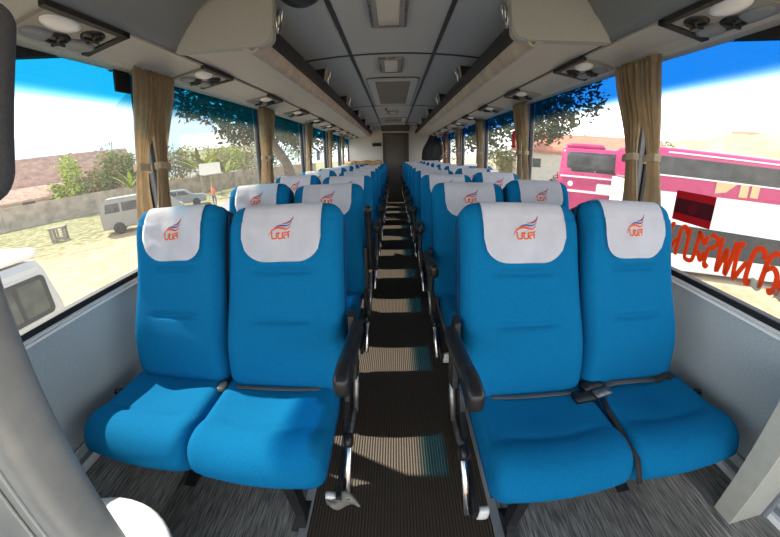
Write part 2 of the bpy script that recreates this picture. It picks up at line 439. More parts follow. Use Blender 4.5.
# windows: one tinted pane, black gasket and head trim per opening
edges = [Y0] + PIL + [Y1]
film = {-1: (.004, .150, .27), 1: (.004, .075, .26)}
n = 0
for s in (-1, 1):
    for i in range(len(edges)-1):
        n += 1
        y0 = edges[i] + (PW if i else 0); y1 = edges[i+1] - (PW if i < len(PIL) else 0)
        zt = ZT
        w = BM(); box(w, (min(s*1.216, s*1.221), y0-.02, ZG-.02), (max(s*1.216, s*1.221), y1+.02, zt+.02))
        w = link('window_%d' % n, w, M_glass, kind='structure')
        w['film'] = [c**.5 for c in film[s]]
        g = BM()
        box(g, (min(s*1.192, s*1.235), y0-.03, ZG-.024), (max(s*1.192, s*1.235), y1+.03, ZG), 0, .004)
        for yy in (y0, y1):
            box(g, (min(s*1.20, s*1.235), yy-.012, ZG-.02), (max(s*1.20, s*1.235), yy+.012, zt), 0, .003)
        link('window_frame', g, M_gasket, parent=w, label='black rubber window gasket')
        if i == 0:      # the front opening closes downwards over a dark sloping head
            g = BM(); prism(g, [(Y0, H+.33), (.20, H+.375), (.77, H+.435), (1.02, H+.50), (1.02, H+.56), (Y0, H+.56)], min(s*1.19, s*1.23), max(s*1.19, s*1.23), 'x')
            link('window_head', g, M_gasket, parent=w, label='dark sloping window head')
    for i, y in enumerate(PIL):
        bm = BM(); box(bm, (min(s*1.17, s*1.25), y-PW, ZS), (max(s*1.17, s*1.25), y+PW, ZT+.02), 0, .01)
        link('trim_pillar_%d' % (i+1+(5 if s > 0 else 0)), bm, M_pillar, kind='structure')

# ceiling: slightly arched panels with black joint strips
def cz(x): return H+.80-.055*x*x
xs = [-1.2+2.4*k/24 for k in range(25)]
bm = BM(); sheet(bm, [(x, cz(x)) for x in xs], Y0, Y1, .03); link('ceiling', bm, M_ceil, kind='structure')
k = 0
for x in (-.313, .313):
    bm = BM(); prism(bm, [(x-.013, cz(x)-.006), (x+.013, cz(x)-.006), (x+.013, cz(x)+.004), (x-.013, cz(x)+.004)], Y0, Y1)
    k += 1; link('trim_ceiling_%d' % k, bm, M_strip, kind='structure')
for y in (-.05, 2.53, 5.10, 7.66):
    bm = BM(); xx = [-.80+1.6*j/20 for j in range(21)]
    sheet(bm, [(x, cz(x)-.005) for x in xx], y-.013, y+.013, .008)
    k += 1; link('trim_ceiling_%d' % k, bm, M_strip, kind='structure')

# rear wall with the door opening
DX0, DX1, DZ = -.235, .265, H+.56
bm = BM()
box(bm, (-1.25, Y1, -.04), (DX0-.06, Y1+.05, 2.12)); box(bm, (DX1+.13, Y1, -.04), (1.25, Y1+.05, 2.12)); box(bm, (DX0-.06, Y1, DZ+.05), (DX1+.13, Y1+.05, 2.12))
link('wall_back', bm, M_rear, kind='structure')
bm = BM(); box(bm, (DX0, Y1+.01, 0), (DX1, Y1+.04, DZ), 0, .004)
d = link('door_1', bm, M_door, kind='structure')
bm = BM()
box(bm, (DX0-.06, Y1-.03, 0), (DX0, Y1+.05, DZ+.05), 0, .005); box(bm, (DX1, Y1-.03, 0), (DX1+.13, Y1+.05, DZ+.05), 0, .005)
box(bm, (DX0, Y1-.03, DZ), (DX1, Y1+.05, DZ+.05), 0, .005)
link('door_frame', bm, M_jamb, parent=d, label='dark brown door frame')
bm = BM(); box(bm, (DX1-.11, Y1-.035, .97), (DX1+.0, Y1+.01, 1.0), 0, .006); link('door_handle', bm, M_black, parent=d)
bm = BM(); box(bm, (DX0-.08, Y1-.28, DZ+.10), (DX1+.14, Y1-.02, cz(.3)-.005), 0, .01); link('trim_header', bm, M_jamb, kind='structure')

# ------------------------------------------------------------------ luggage racks, coves, service strips
RY = 1.27            # racks start here (outer side)
for s, nm in ((-1, 'left'), (1, 'right')):
    # strip above the windows that carries the service panels (the whole length)
    bm = BM(); sheet(bm, [(s*x, z) for x, z in ((1.20, H+.492), (1.135, H+.488), (1.125, H+.496), (1.08, H+.508), (.925, H+.522))], Y0, Y1, .012*s)
    box(bm, (min(s*1.122, s*1.142), Y0, H+.482), (max(s*1.122, s*1.142), Y1, H+.496), 1, .004)
    link('trim_service_%s' % nm, bm, [M_rack, M_pale], kind='structure')
    # smooth cove that closes the corner in front of the rack
    cov = [(.925, H+.523), (.905, H+.56), (.875, H+.62), (.83, H+.69), (.76, H+.75), (.66, cz(.66)-.004), (.60, cz(.6)-.002)]
    bm = BM(); sheet(bm, [(s*x, z) for x, z in cov], Y0, RY+.03, .012*s); link('ceiling_cove_%s' % nm, bm, M_rack_d, kind='structure', smooth=True)
    r = thing('luggage_rack', 'long open luggage rack with a metal rail above the %s row of windows' % ('left' if s < 0 else 'right'), 'luggage rack', (0, 0, H+.52), group='overhead luggage racks')
    Z = lambda z: z-.52
    bm = BM(); sec = ((.918, .522), (.80, .530), (.70, .531), (.635, .523)); E4 = []
    for x, z in sec:
        y = RY+.01+.20*(.93-x)/.40
        E4.append([bm.verts.new((s*x, yy, Z(z)+dz)) for yy, dz in ((y, 0), (8.55, 0), (8.55, .012), (y, .012))])
    for q in range(3):
        for k4 in range(4): bm.faces.new([E4[q][k4], E4[q][(k4+1) % 4], E4[q+1][(k4+1) % 4], E4[q+1][k4]])
    bm.faces.new(E4[0]); bm.faces.new(E4[-1])
    link('underside', bm, M_rack, r)
    bm = BM(); box(bm, (min(s*.914, s*.922), RY+.04, Z(.519)), (max(s*.914, s*.922), 8.55, Z(.535)), 0); link('seam', bm, M_strip, r, label='thin dark seam along the rack')
    bm = BM(); sheet(bm, [(s*x, Z(z)) for x, z in ((.637, .522), (.622, .524), (.602, .575), (.598, .592))], RY+.17, 8.55, .014*s); link('rail', bm, M_rail, r, label='brushed metal rail')
    bm = BM(); sheet(bm, [(s*x, Z(z)) for x, z in ((.599, .590), (.590, .598), (.583, .648), (.588, .655))], RY+.20, 8.55, .02*s); link('rail_gasket', bm, M_gasket, r, label='black rubber rail edge')
    bm = BM(); sheet(bm, [(s*x, Z(z)) for x, z in ((1.0, .56), (.99, .74))], RY+.1, 8.55, .012*s); sheet(bm, [(s*x, Z(z)) for x, z in ((1.0, .56), (.62, .565))], RY+.2, 8.55, .01*s); link('shelf', bm, M_shell, r, label='dark rack shelf')
    # end panel: slanted from the outer front edge to the aisle, rounded lower inner corner
    def EP(x, z, back=0):
        t = (.93-x)/(.93-.53)
        return Vector((s*x, RY-.01+.20*t+back, Z(z)))
    out = [(.915, .512), (.60, .532)]
    for q in range(1, 8):
        a = math.radians(-90-90*q/8); out.append((.60+.062*math.cos(a), .594+.062*math.sin(a)))
    out += [(.536, .66), (.534, .80), (.80, .775), (.83, .70), (.875, .62), (.905, .56)]
    bm = BM()
    A = [bm.verts.new(EP(x, z)) for x, z in out]; B = [bm.verts.new(EP(x, z, .05)) for x, z in out]
    bm.faces.new(A); bm.faces.new(B)
    for q in range(len(A)): bm.faces.new([A[q], A[(q+1) % len(A)], B[(q+1) % len(A)], B[q]])
    bmesh.ops.bevel(bm, geom=[e for e in bm.edges if abs((e.verts[0].co-e.verts[1].co).y) < .045 and e.verts[0] in A and e.verts[1] in A], offset=.007, segments=2, affect='EDGES')
    link('end_panel', bm, M_rack_d, r, label='grey rounded end panel')
    # dark reveal between the cove and the end panel
    bm = BM(); tube(bm, [EP(x+.006, z+.002, -.004) for x, z in ((.918, .518), (.905, .56), (.875, .62), (.83, .70), (.80, .745))], .006, 6); link('end_seam', bm, M_strip, r, label='black seam beside the end panel')
    # dividers with chrome rings
    for i, y in enumerate((1.56, 2.80, 4.10, 5.40, 6.70, 8.0)):
        bm = BM(); prism(bm, [(s*.99, Z(.57)), (s*.66, Z(.58)), (s*.59, Z(.66)), (s*.57, Z(.785)), (s*.99, Z(.745))], y, y+.05); v = link('divider', bm, M_shell, r, label='dark rack divider')
        bm = BM(); prism(bm, [(s*.66, Z(.575)), (s*.59, Z(.655)), (s*.567, Z(.787)), (s*.552, Z(.785)), (s*.575, Z(.65)), (s*.64, Z(.57))], y-.012, y+.065); link('divider_edge', bm, M_rack, v, label='pale edge of the divider')
        ex = lambda z: .574-(z-.66)*.19
        bm = BM()
        ring = [(y+.026+.030*math.cos(2*PI*q/24), .705+.058*math.sin(2*PI*q/24)) for q in range(25)]
        tube(bm, [(s*(ex(z)-.016), yy, Z(z)) for yy, z in ring], .0075, 8, cap=False)
        tube(bm, [(s*(ex(z)-.014), y+.026+.010*math.sin((z-.65)*50), Z(z)) for z in (.655, .68, .705, .73, .755)], .006, 6)
        link('chrome_ring', bm, M_chrome, v, label='chrome ring on the divider', smooth=True)

# ------------------------------------------------------------------ overhead service panels
def panel_xy(s, u, w):      # u across from 0 inner to 1 outer, returns x,z on the strip
    x = .915+u*.205
    z = H+.509-.022*u
    return s*x, z
def service_panel(s):
    t = thing('service_panel', '', 'overhead panel', (0, 0, 0))
    L = .285
    def P(u, y, dz): x, z = panel_xy(s, u, 0); return (x, y, z-dz)
    def slab(u0, u1, y0, y1, d0, d1, bm, mi=0):
        v = [bm.verts.new(P(u, y, d)) for d in (d0, d1) for u, y in ((u0, y0), (u1, y0), (u1, y1), (u0, y1))]
        for f in ((0, 1, 2, 3), (4, 5, 6, 7), (0, 1, 5, 4), (1, 2, 6, 5), (2, 3, 7, 6), (3, 0, 4, 7)):
            bm.faces.new([v[i] for i in f]).material_index = mi
    bm = BM(); slab(.06, .95, .012, L-.012, -.004, .008, bm); link('bezel', bm, mat('panel_bezel_grey', (.27, .26, .245, 1), .45), t)
    bm = BM(); slab(-.02, .08, -.012, L+.012, -.004, .013, bm); slab(-.02, .98, L-.018, L+.012, -.004, .013, bm); link('black_edge', bm, M_gasket, t, label='black edging of the panel')
    def disc(u, y, ru, ry, h, m, name, label=None, dome=0):
        bm = BM(); rings = []
        for q, (f, d) in enumerate(((1, .004), (1, .012), (.8, .016+dome*.5), (.45, .018+dome), (.12, .018+dome*1.15))):
            rings.append([bm.verts.new(P(u+ru*f*math.cos(2*PI*k/18), y+ry*f*math.sin(2*PI*k/18), d)) for k in range(18)])
        for i in range(len(rings)-1):
            for k in range(18): bm.faces.new([rings[i][k], rings[i][(k+1) % 18], rings[i+1][(k+1) % 18], rings[i+1][k]])
        bm.faces.new(rings[-1])
        return link(name, bm, m, t, smooth=True, label=label)
    disc(.30, .085, .19, .062, 0, M_white_b, 'reading_lamp', 'white oval reading lamp', .004)
    disc(.74, .075, .17, .050, 0, M_pillar, 'switch_plate', 'grey oval switch plate', .001)
    disc(.74, .215, .19, .060, 0, M_grille, 'speaker_grille', 'grey oval speaker grille', .002)
    for (u, y) in ((.34, .205), (.72, .135)):
        nz = disc(u, y, .185, .040, 0, M_black, 'air_nozzle', 'black air nozzle', .003)
        bm = BM()
        for q in range(5):
            a = q*2*PI/5; c0 = P(u, y, .027); c1 = P(u+.14*math.cos(a), y+.031*math.sin(a), .022)
            tube(bm, [c0, c1], .005, 5)
        link('nozzle_fin', bm, M_shell, nz)
    return t
ords = ['nearest', 'second', 'third', 'fourth', 'fifth', 'sixth', 'seventh', 'eighth', 'ninth', 'tenth']
PY = [.71, 1.50, 2.36, 3.20, 4.02, 4.82, 5.62, 6.42, 7.22, 8.0]
for s, side in ((-1, 'left'), (1, 'right')):
    proto = service_panel(s)
    for i, y in enumerate(PY):
        o = proto if i == 0 else copy_tree(proto)
        o.location = (0, y, 0)
        tag(o, 'lamp and air nozzle panel over the %s windows, %s from the camera' % (side, ords[i]), 'overhead panel', 'service panels over the %s windows' % side)

# ------------------------------------------------------------------ ceiling fittings
def ceiling_lamp(x, y0, y1, w, label):
    t = thing('ceiling_lamp', label, 'ceiling lamp', (x, (y0+y1)/2, cz(x)), group='ceiling lamps down the middle')
    h = (y1-y0)
    bm = BM(); frame_ring(bm, rrect(w, h, .012), rrect(w-.04, h-.04, .008), -.022, .01, 'z'); link('frame', bm, M_steel, t, label='grey metal lamp frame')
    bm = BM(); rbox(bm, (w/2-.018, h/2-.018, .012), .008, (6, 6, 2), c=(0, 0, -.008)); link('diffuser', bm, M_lamp, t, smooth=True, label='ribbed clear lamp cover')
    for a in (-1, 1):
        bm = BM(); box(bm, (a*(w/2-.03)-.014, -h/2+.01, -.024), (a*(w/2-.03)+.014, h/2-.01, -.016), 0, .003); link('side_rib', bm, M_grille, t)
ceiling_lamp(-.018, 1.50, 1.965, .205, 'largest rectangular ceiling lamp, cut by the top of the photo')
ceiling_lamp(-.012, 2.63, 3.06, .195, 'rectangular ceiling lamp just in front of the air return grille')
ceiling_lamp(-.01, 5.70, 6.08, .19, 'small far ceiling lamp behind the air return grille')
def ac_vent(y0, y1, label, rows):
    t = thing('air_return_vent', label, 'air vent', (0, (y0+y1)/2, cz(0)), group='air return grilles')
    h = y1-y0; w = .52
    bm = BM(); frame_ring(bm, rrect(w, h, .04), rrect(w-.15, h-.20, .015), -.022, .01, 'z'); link('frame', bm, M_alu if 0 else M_ceil, t, label='grey vent surround')
    bm = BM(); frame_ring(bm, rrect(w+.02, h+.02, .045), rrect(w-.01, h-.01, .04), -.01, .01, 'z'); link('shadow_gap', bm, M_strip, t)
    bm = BM(); box(bm, (-(w-.15)/2-.01, -(h-.2)/2-.01, 0), ((w-.15)/2+.01, (h-.2)/2+.01, .012)); link('backing', bm, M_grille, t, label='dark vent opening')
    bm = BM()
    for q in range(rows):
        y = -(h-.2)/2+(h-.2)*(q+.5)/rows
        box(bm, (-(w-.15)/2, y-.005, -.014), ((w-.15)/2, y+.004, 0))
    box(bm, (-(w-.15)/2, -.02, -.02), ((w-.15)/2, .02, 0)); link('grille', bm, M_grille, t, label='slatted vent grille')
ac_vent(3.30, 4.98, 'large slatted air return grille in the middle of the ceiling', 34)
ac_vent(6.75, 7.45, 'far air return grille close to the rear of the ceiling', 14)
t = thing('dome_speaker', 'black round dome fitting on the ceiling at upper left', 'ceiling fitting', (-.415, 1.49, cz(.41)))
bm = BM(); lathe(bm, [(.105, 0), (.105, -.012), (.095, -.02)], n=32); link('ring', bm, M_chrome, t, smooth=False, label='chrome ring')
bm = BM(); lathe(bm, [(.094, -.012), (.085, -.035), (.06, -.052), (.03, -.06), (.005, -.062)], n=32); link('dome', bm, M_black, t, smooth=True, label='glossy black dome')
bm = BM(); lathe(bm, [(.02, 0), (.02, -.02), (.014, -.028)], (-.12, 5.45, cz(.1)), 16); tag(link('smoke_sensor', bm, M_black), 'tiny black button sensor beside the small far ceiling lamp', 'sensor')

# ------------------------------------------------------------------ seats
BL = .665                                             # backrest length
def lerp(a, b, t): return a+(b-a)*t
def sm(t): t = max(0, min(1, t)); return t*t*(3-2*t)
def back_fn(rec, cx, y0, z0, ws=1):
    ca, sa = math.cos(rec), math.sin(rec)
    def f(p):
        x, y, z = p
        t = max(-.1, z/BL)
        wf = max(0, min(1, -y/.045))
        u = x/.205
        # outline: widest low down, drawn in towards the shoulders
        x *= 1.035 - .02*sm((t-.25)/.6) + .012*math.exp(-((t-.16)/.18)**2)
        y -= wf*(.020*abs(u)**3*(1 if t < .9 else .6) + .030*math.exp(-((t-.25)/.20)**2) + .012*math.exp(-((t-.85)/.12)**2))
        win = sm((.115-abs(x))/.03)
        for zc in (.425, .255): y += wf*win*.015*math.exp(-((z-zc-.008*u*u)/.0095)**2)
        y += .02*max(0, t-.5)**2
        return Vector((cx+x*ws, y0 + y*ca + z*sa, z0 + z*ca - y*sa))
    return f
def make_backrest(par, rec, cx, y0, z0, ws=1):
    f = back_fn(rec, cx, y0, z0, ws)
    bm = BM(); rbox(bm, (.206, .042, BL/2), (.055, .036, .055), (20, 6, 96), lambda p: f((p.x, p.y-.008, p.z+BL/2)))
    b = link('backrest', bm, M_blue, par, smooth=True)
    bm = BM(); rbox(bm, (.200, .050, BL/2-.004), (.05, .04, .05), (14, 6, 20), lambda p: f((p.x, p.y+.076, p.z+BL/2-.002)))
    link('back_shell', bm, M_shell, b, smooth=True, label='black plastic back shell')
    # piping round the front edge
    loop = []
    for (x, z) in rrect(.405, BL-.006, .055, 8, 0, BL/2): loop.append(f((x, .028, z)))
    loop.append(loop[0])
    bm = BM(); tube(bm, loop, .0045, 6, cap=False); link('piping', bm, M_blue_d, b, smooth=True, label='dark blue piping')
    # white cloth cover over the top
    bm = BM(); nu, nv = 26, 30
    wc = .142; G = []
    for i in range(nu+1):
        u = -1+2*i/nu; x = wc*u*1.0
        dd = max(0, abs(x)-(wc-.082)); zb = BL-.207 + .082 - math.sqrt(max(0, .082**2-dd*dd))
        col = []
        path = []
        yf, zt, yb, r = -.0555, BL+.0045, .132, .05
        # front from zb up to the rounding, across the top, down the back
        for j in range(nv+1):
            path.append((yf-.001, lerp(zb, BL-.045, j/nv)))
        for j in range(1, 8):
            a = PI/2*j/8; path.append((lerp(yf, yf+.04, 1-math.cos(a)), BL-.045+.0495*math.sin(a)))
        path.append((yf+.045, zt)); path.append((.085, zt)); path.append((yb-.01, zt-.012)); path.append((yb, zt-.05)); path.append((yb+.002, zt-.17))
        for (y, z) in path:
            wob = .0016*math.sin(23*x+31*z)+.0012*math.sin(57*x-19*z)
            p = f((x, y, z)); col.append(bm.verts.new((p.x, p.y-wob-.002, p.z)))
        G.append(col)
    for i in range(nu):
        for j in range(len(G[0])-1): bm.faces.new([G[i][j], G[i+1][j], G[i+1][j+1], G[i][j+1]])
    bmesh.ops.solidify(bm, geom=bm.faces[:], thickness=.0025)
    # emblem: three swooshes over the lettering
    def decal(poly, lift):
        vs = []
        for (x, z) in poly:
            wob = .0016*math.sin(23*x+31*z)+.0012*math.sin(57*x-19*z)
            p = f((x, -.0565, z)); vs.append(bm.verts.new((p.x, p.y-wob-.0035-lift, p.z)))
        return vs
    def stroke(line, w, mi, lift=.0006):
        U, D = ribbon(line, w); U = decal(U, lift); D = decal(D, lift)
        for q in range(len(U)-1): bm.faces.new([U[q], U[q+1], D[q+1], D[q]]).material_index = mi
    E = lambda pts: smooth_line([((x-317)*.000233, BL-(y+99)*.000245) for x, y in pts], 4)
    stroke(E([(135, 385), (165, 335), (205, 297), (250, 275), (300, 270), (350, 280), (400, 293), (440, 280), (475, 245)]), lambda t: .0012+.0068*math.sin(PI*min(1, t*.96))**1.3, 1)
    stroke(E([(225, 268), (270, 246), (330, 238), (390, 244), (445, 236), (492, 200)]), lambda t: .0010+.0052*math.sin(PI*t)**1.2, 2)
    stroke(E([(340, 212), (400, 209), (450, 194), (490, 158), (514, 105)]), lambda t: .0010+.0056*math.sin(PI*t)**1.2, 3)
    lines, wd = lettering(('bo', 'kho', 'so'), .0310, .0205)
    for l in lines: stroke([(x-wd/2-.0005, z+BL-.1275) for x, z in l], .0046, 1, .0007)
    link('headrest_cover', bm, [M_cloth, M_orange, M_navy, M_plum], b, smooth=True, label='white headrest cover with an orange and blue emblem')
    return b
def make_cushion(par, cx, z0, tilt=0):
    def f(p):
        x, y, z = p
        u = x/.207; v = (y+.12)/.215             # v -1 front .. 1 back
        if z > 0:
            z += .012*abs(u)**4*(1-abs(v)**6) + .010
            z -= .014*math.exp(-(x/.10)**2-((y+.05)/.10)**2)
            z -= .007*math.exp(-((y+.195-.9*x*x)/.009)**2)*sm((.15-abs(x))/.04)
        if v < -.3:
            k = (-v-.3)/.7; z -= .035*k*k; 
            if z > 0: z += .018*math.sin(PI*min(1, k))
            y -= .018*(1-u*u)*k
        y -= .03*max(0, -z/.06)*max(0, -v)*-1
        return Vector((cx+x, y, z0+z-.05*(y)*.6))
    bm = BM(); rbox(bm, (.208, .225, .058), (.04, .05, .042), (24, 46, 6), lambda p: f((p.x, p.y-.105, p.z)))
    c = link('seat_cushion', bm, M_blue, par, smooth=True)
    loop = [f((x, y, -.016)) for x, y in rrect(.412, .446, .045, 6, 0, -.105)]; loop.append(loop[0])
    bm = BM(); tube(bm, loop, .004, 6, cap=False); link('piping', bm, M_blue_d, c, smooth=True, label='dark blue piping')
    return c

CT = H-.745                      # cushion top level at the back edge
def make_seat(s, front=False, raised=False):
    """s=+1: window towards +x. Local origin on the floor below the joint of both backrests."""
    t = thing('double_bus_seat', '', 'bus seat')
    W2 = .2135
    a = -s                       # direction of the aisle
    for q, sgn in ((0, a), (1, -a)):
        cx = sgn*W2
        make_cushion(t, cx, CT-.056)
        rec = math.radians(22.5 if sgn == a else 20)
        make_backrest(t, rec, cx+a*((.030 if s > 0 else .022)+(.010 if sgn != a and s > 0 else 0)), .045, CT-.03 if sgn == a else CT-.015, 1 if sgn == a else .925)
    # frame under the cushions
    bm = BM(); box(bm, (-.40, -.26, CT-.155), (.40, -.22, CT-.115)); box(bm, (-.40, .02, CT-.155), (.40, .06, CT-.115))
    for x in (-.40, -.02, .36): box(bm, (x, -.24, CT-.15), (x+.04, .05, CT-.105))
    link('seat_frame', bm, M_black_m, t, label='black steel seat frame')
    for x, yy in ((a*.245, -.18), (-a*.30, -.05)):
        bm = BM(); zt = CT-.14; zb = 0 if x*a > 0 else 0
        vs = []
        for (hx, hy, z, dy) in ((.030, .075, zb, .0), (.018, .020, zb+.03, .0), (.022, .035, zt-.1, .0), (.045, .10, zt, .02)):
            vs.append([bm.verts.new((x+i*hx, yy+dy+j*hy, z)) for i, j in ((-1, -1), (1, -1), (1, 1), (-1, 1))])
        for i in range(3):
            for k in range(4): bm.faces.new([vs[i][k], vs[i][(k+1) % 4], vs[i+1][(k+1) % 4], vs[i+1][k]])
        bm.faces.new(vs[0]); bm.faces.new(vs[-1])
        link('leg', bm, M_black_m, t, label='black steel seat leg')
    # aisle side mechanism
    X = a*.472
    bm = BM()
    prism(bm, [(-.30, CT-.15), (-.14, CT-.13), (.0, CT-.05), (.10, CT+.10), (.14, CT+.10), (.13, CT-.10), (.05, CT-.17), (-.30, CT-.19)], X-a*.030, X-a*.014, 'x')
    sf = link('side_frame', bm, M_black_m, t, label='worn black side frame at the aisle')
    bm = BM(); tube(bm, [(X, -.290, CT-.185), (X, -.170, CT-.085), (X, -.150, CT-.068)], [.012, .012, .011], 8, flat=.55); link('chrome_bar', bm, M_chrome, sf, smooth=True, label='chrome bar')
    bm = BM(); tube(bm, [(X, .02, CT-.115), (X+a*.003, .08, CT-.03), (X+a*.003, .14, CT+.08)], [.010, .012, .010], 8, flat=.6); tube(bm, [(X-a*.010, -.16, CT-.075), (X-a*.010, -.06, CT-.125), (X-a*.006, .03, CT-.11)], .013, 8); link('hinge_bar', bm, M_steel, sf, smooth=True, label='grey steel hinge bar')
    bm = BM(); lathe(bm, [(.022, -.012), (.026, -.006), (.026, .006), (.016, .014)], (X, -.15, CT-.072), 14, M=Matrix.Rotation(PI/2, 3, 'Y')); link('pivot', bm, M_black, sf, smooth=True)
    bm = BM(); rbox(bm, (.018, .012, .026), .006, (3, 3, 3), c=(X-a*.048, -.285, CT-.190)); link('end_cap', bm, M_white_p, sf, smooth=True, label='white plastic end cap')
    # armrest
    Xa = a*.498 if not raised else a*.48
    bm = BM()
    def af(p):
        x, y, z = p; k = (y+.18)/.36          # 0 front .. 1 rear
        z += .010 - .034*k - .012*sm((.2-k)/.2)
        return Vector((x*(1+.12*sm((.35-k)/.35)), y, z*(1.0 if k > .3 else 1.1)))
    rbox(bm, (.019, .185, .027), (.014, .018, .016), (8, 22, 6), af)
    if raised: R = Matrix.Translation((Xa, .12, CT+.30)) @ Matrix.Rotation(math.radians(-82), 4, 'X')
    else: R = Matrix.Translation((Xa, -.085, CT+.245)) @ Matrix.Rotation(math.radians(-3), 4, 'X')
    bmesh.ops.transform(bm, matrix=R, verts=bm.verts[:])
    link('armrest', bm, M_black, t, smooth=True, label='black armrest raised upright' if raised else 'black armrest')
    bm = BM(); prism(bm, [(.04, CT+.02), (.12, CT+.0), (.16, CT+.18), (.13, CT+.25), (.08, CT+.25)], Xa-a*.012, Xa-a*.030, 'x'); link('arm_bracket', bm, M_black_m, t)
    # lever poking out at the window side
    bm = BM(); tube(bm, [(-a*.42, -.03, CT-.045), (-a*.47, -.055, CT-.04)], .010, 8, flat=.7); tube(bm, [(-a*.47, -.055, CT-.04), (-a*.50, -.065, CT-.036)], .015, 8, flat=.7); link('recline_lever', bm, M_black, t, smooth=True)
    if front:
        def strap(pts, w, m, name, par, label=None):
            bm = BM(); P0 = [Vector(p) for p in pts]
            for q, p in enumerate(P0):
                pass
            tube(bm, pts, w, 8, flat=.22); return link(name, bm, m, par, smooth=True, label=label)
        b = strap([(a*.41, .005, CT+.012), (a*.30, -.012, CT+.015), (a*.15, -.016, CT+.014), (a*.06, -.02, CT+.018)], .009, M_belt, 'seat_belt', t, 'grey lap belt lying in the fold of the seat')
        if s > 0:
            bm = BM(); tube(bm, [(-a*.03, -.015, CT+.02), (-a*.10, -.012, CT+.03), (-a*.20, -.01, CT+.022), (-a*.28, -.015, CT+.02)], .013, 8, flat=.22); link('belt_webbing', bm, M_belt, b, smooth=True)
            bm = BM(); rbox(bm, (.042, .022, .014), .006, (5, 3, 3), lambda p: Matrix.Rotation(.1, 3, 'Z') @ Vector(p), c=(0, -.012, CT+.028)); rbox(bm, (.038, .024, .012), .005, (5, 3, 3), c=(a*.05, -.052, CT+.02)); link('buckle', bm, M_black, b, smooth=True, label='black belt buckle')
            bm = BM(); rbox(bm, (.034, .018, .006), .004, (5, 3, 2), lambda p: Matrix.Rotation(.15, 3, 'Z') @ Vector(p), c=(-a*.01, -.055, CT+.032)); link('belt_tongue', bm, M_steel, b, smooth=True, label='grey metal belt tongue')
            bm = BM(); tube(bm, [(-a*.015, -.07, CT+.02), (-a*.004, -.12, CT+.018), (0, -.20, CT+.014), (0, -.30, CT-.0), (0, -.345, CT-.05)], .010, 8, flat=.3); link('black_strap', bm, M_belt_b, b, smooth=True, label='black strap between the cushions')
            bm = BM(); rbox(bm, (.05, .02, .012), .008, (5, 3, 3), lambda p: (p[0], p[1], p[2]+.02*math.exp(-(p[0]/.02)**2)), c=(0, 0, 0)); bmesh.ops.translate(bm, vec=(-a*.335, -.005, CT+.012), verts=bm.verts[:]); link('belt_anchor', bm, M_belt_b, b, smooth=True, label='black belt anchor')
        else:
            bm = BM(); rbox(bm, (.012, .022, .010), .005, (3, 3, 3), c=(0, -.02, CT+.012)); link('buckle', bm, M_torn, b, smooth=True)
            bm = BM()
            def tf(p): k = abs(p[0]+.01)/.05; return Vector((X-a*.015+p[0], -.290+p[1]*(1-.5*k)+.010*math.sin(70*p[0]), CT-.185+p[2]*(1-.4*k)-.9*k*k*.022+.008*math.sin(95*p[1]+60*p[0])))
            rbox(bm, (.052, .020, .022), (.012, .012, .012), (14, 8, 8), tf); link('torn_cloth', bm, M_torn, t, smooth=True, label='torn grey cloth hanging at the frame end')
    return t

PITCH = .78
seat_xy = {-1: (-.632, .805), 1: (.662, .75)}
rowname = ['front', 'second', 'third', 'fourth', 'fifth', 'sixth', 'seventh', 'eighth', 'ninth', 'rearmost']
for s, side in ((-1, 'left'), (1, 'right')):
    first = make_seat(s, front=True)
    x0, y0 = seat_xy[s]
    first.location = (x0, y0, 0)
    tag(first, 'blue double bus seat in the front row %s of the aisle' % side, 'bus seat', 'seats %s of the aisle' % side)
    proto = make_seat(s, raised=(s < 0))
    low = proto if s > 0 else make_seat(s)
    for i in range(1, 10):
        if s < 0: o = proto if i == 1 else (low if i == 2 else copy_tree(low))
        else: o = proto if i == 1 else copy_tree(proto)
        o.location = (x0, y0+PITCH*i, 0)
        tag(o, 'blue double bus seat in the %s row %s of the aisle%s' % (rowname[i], side, ', aisle armrest raised' if (s < 0 and i == 1) else ''), 'bus seat', 'seats %s of the aisle' % side)

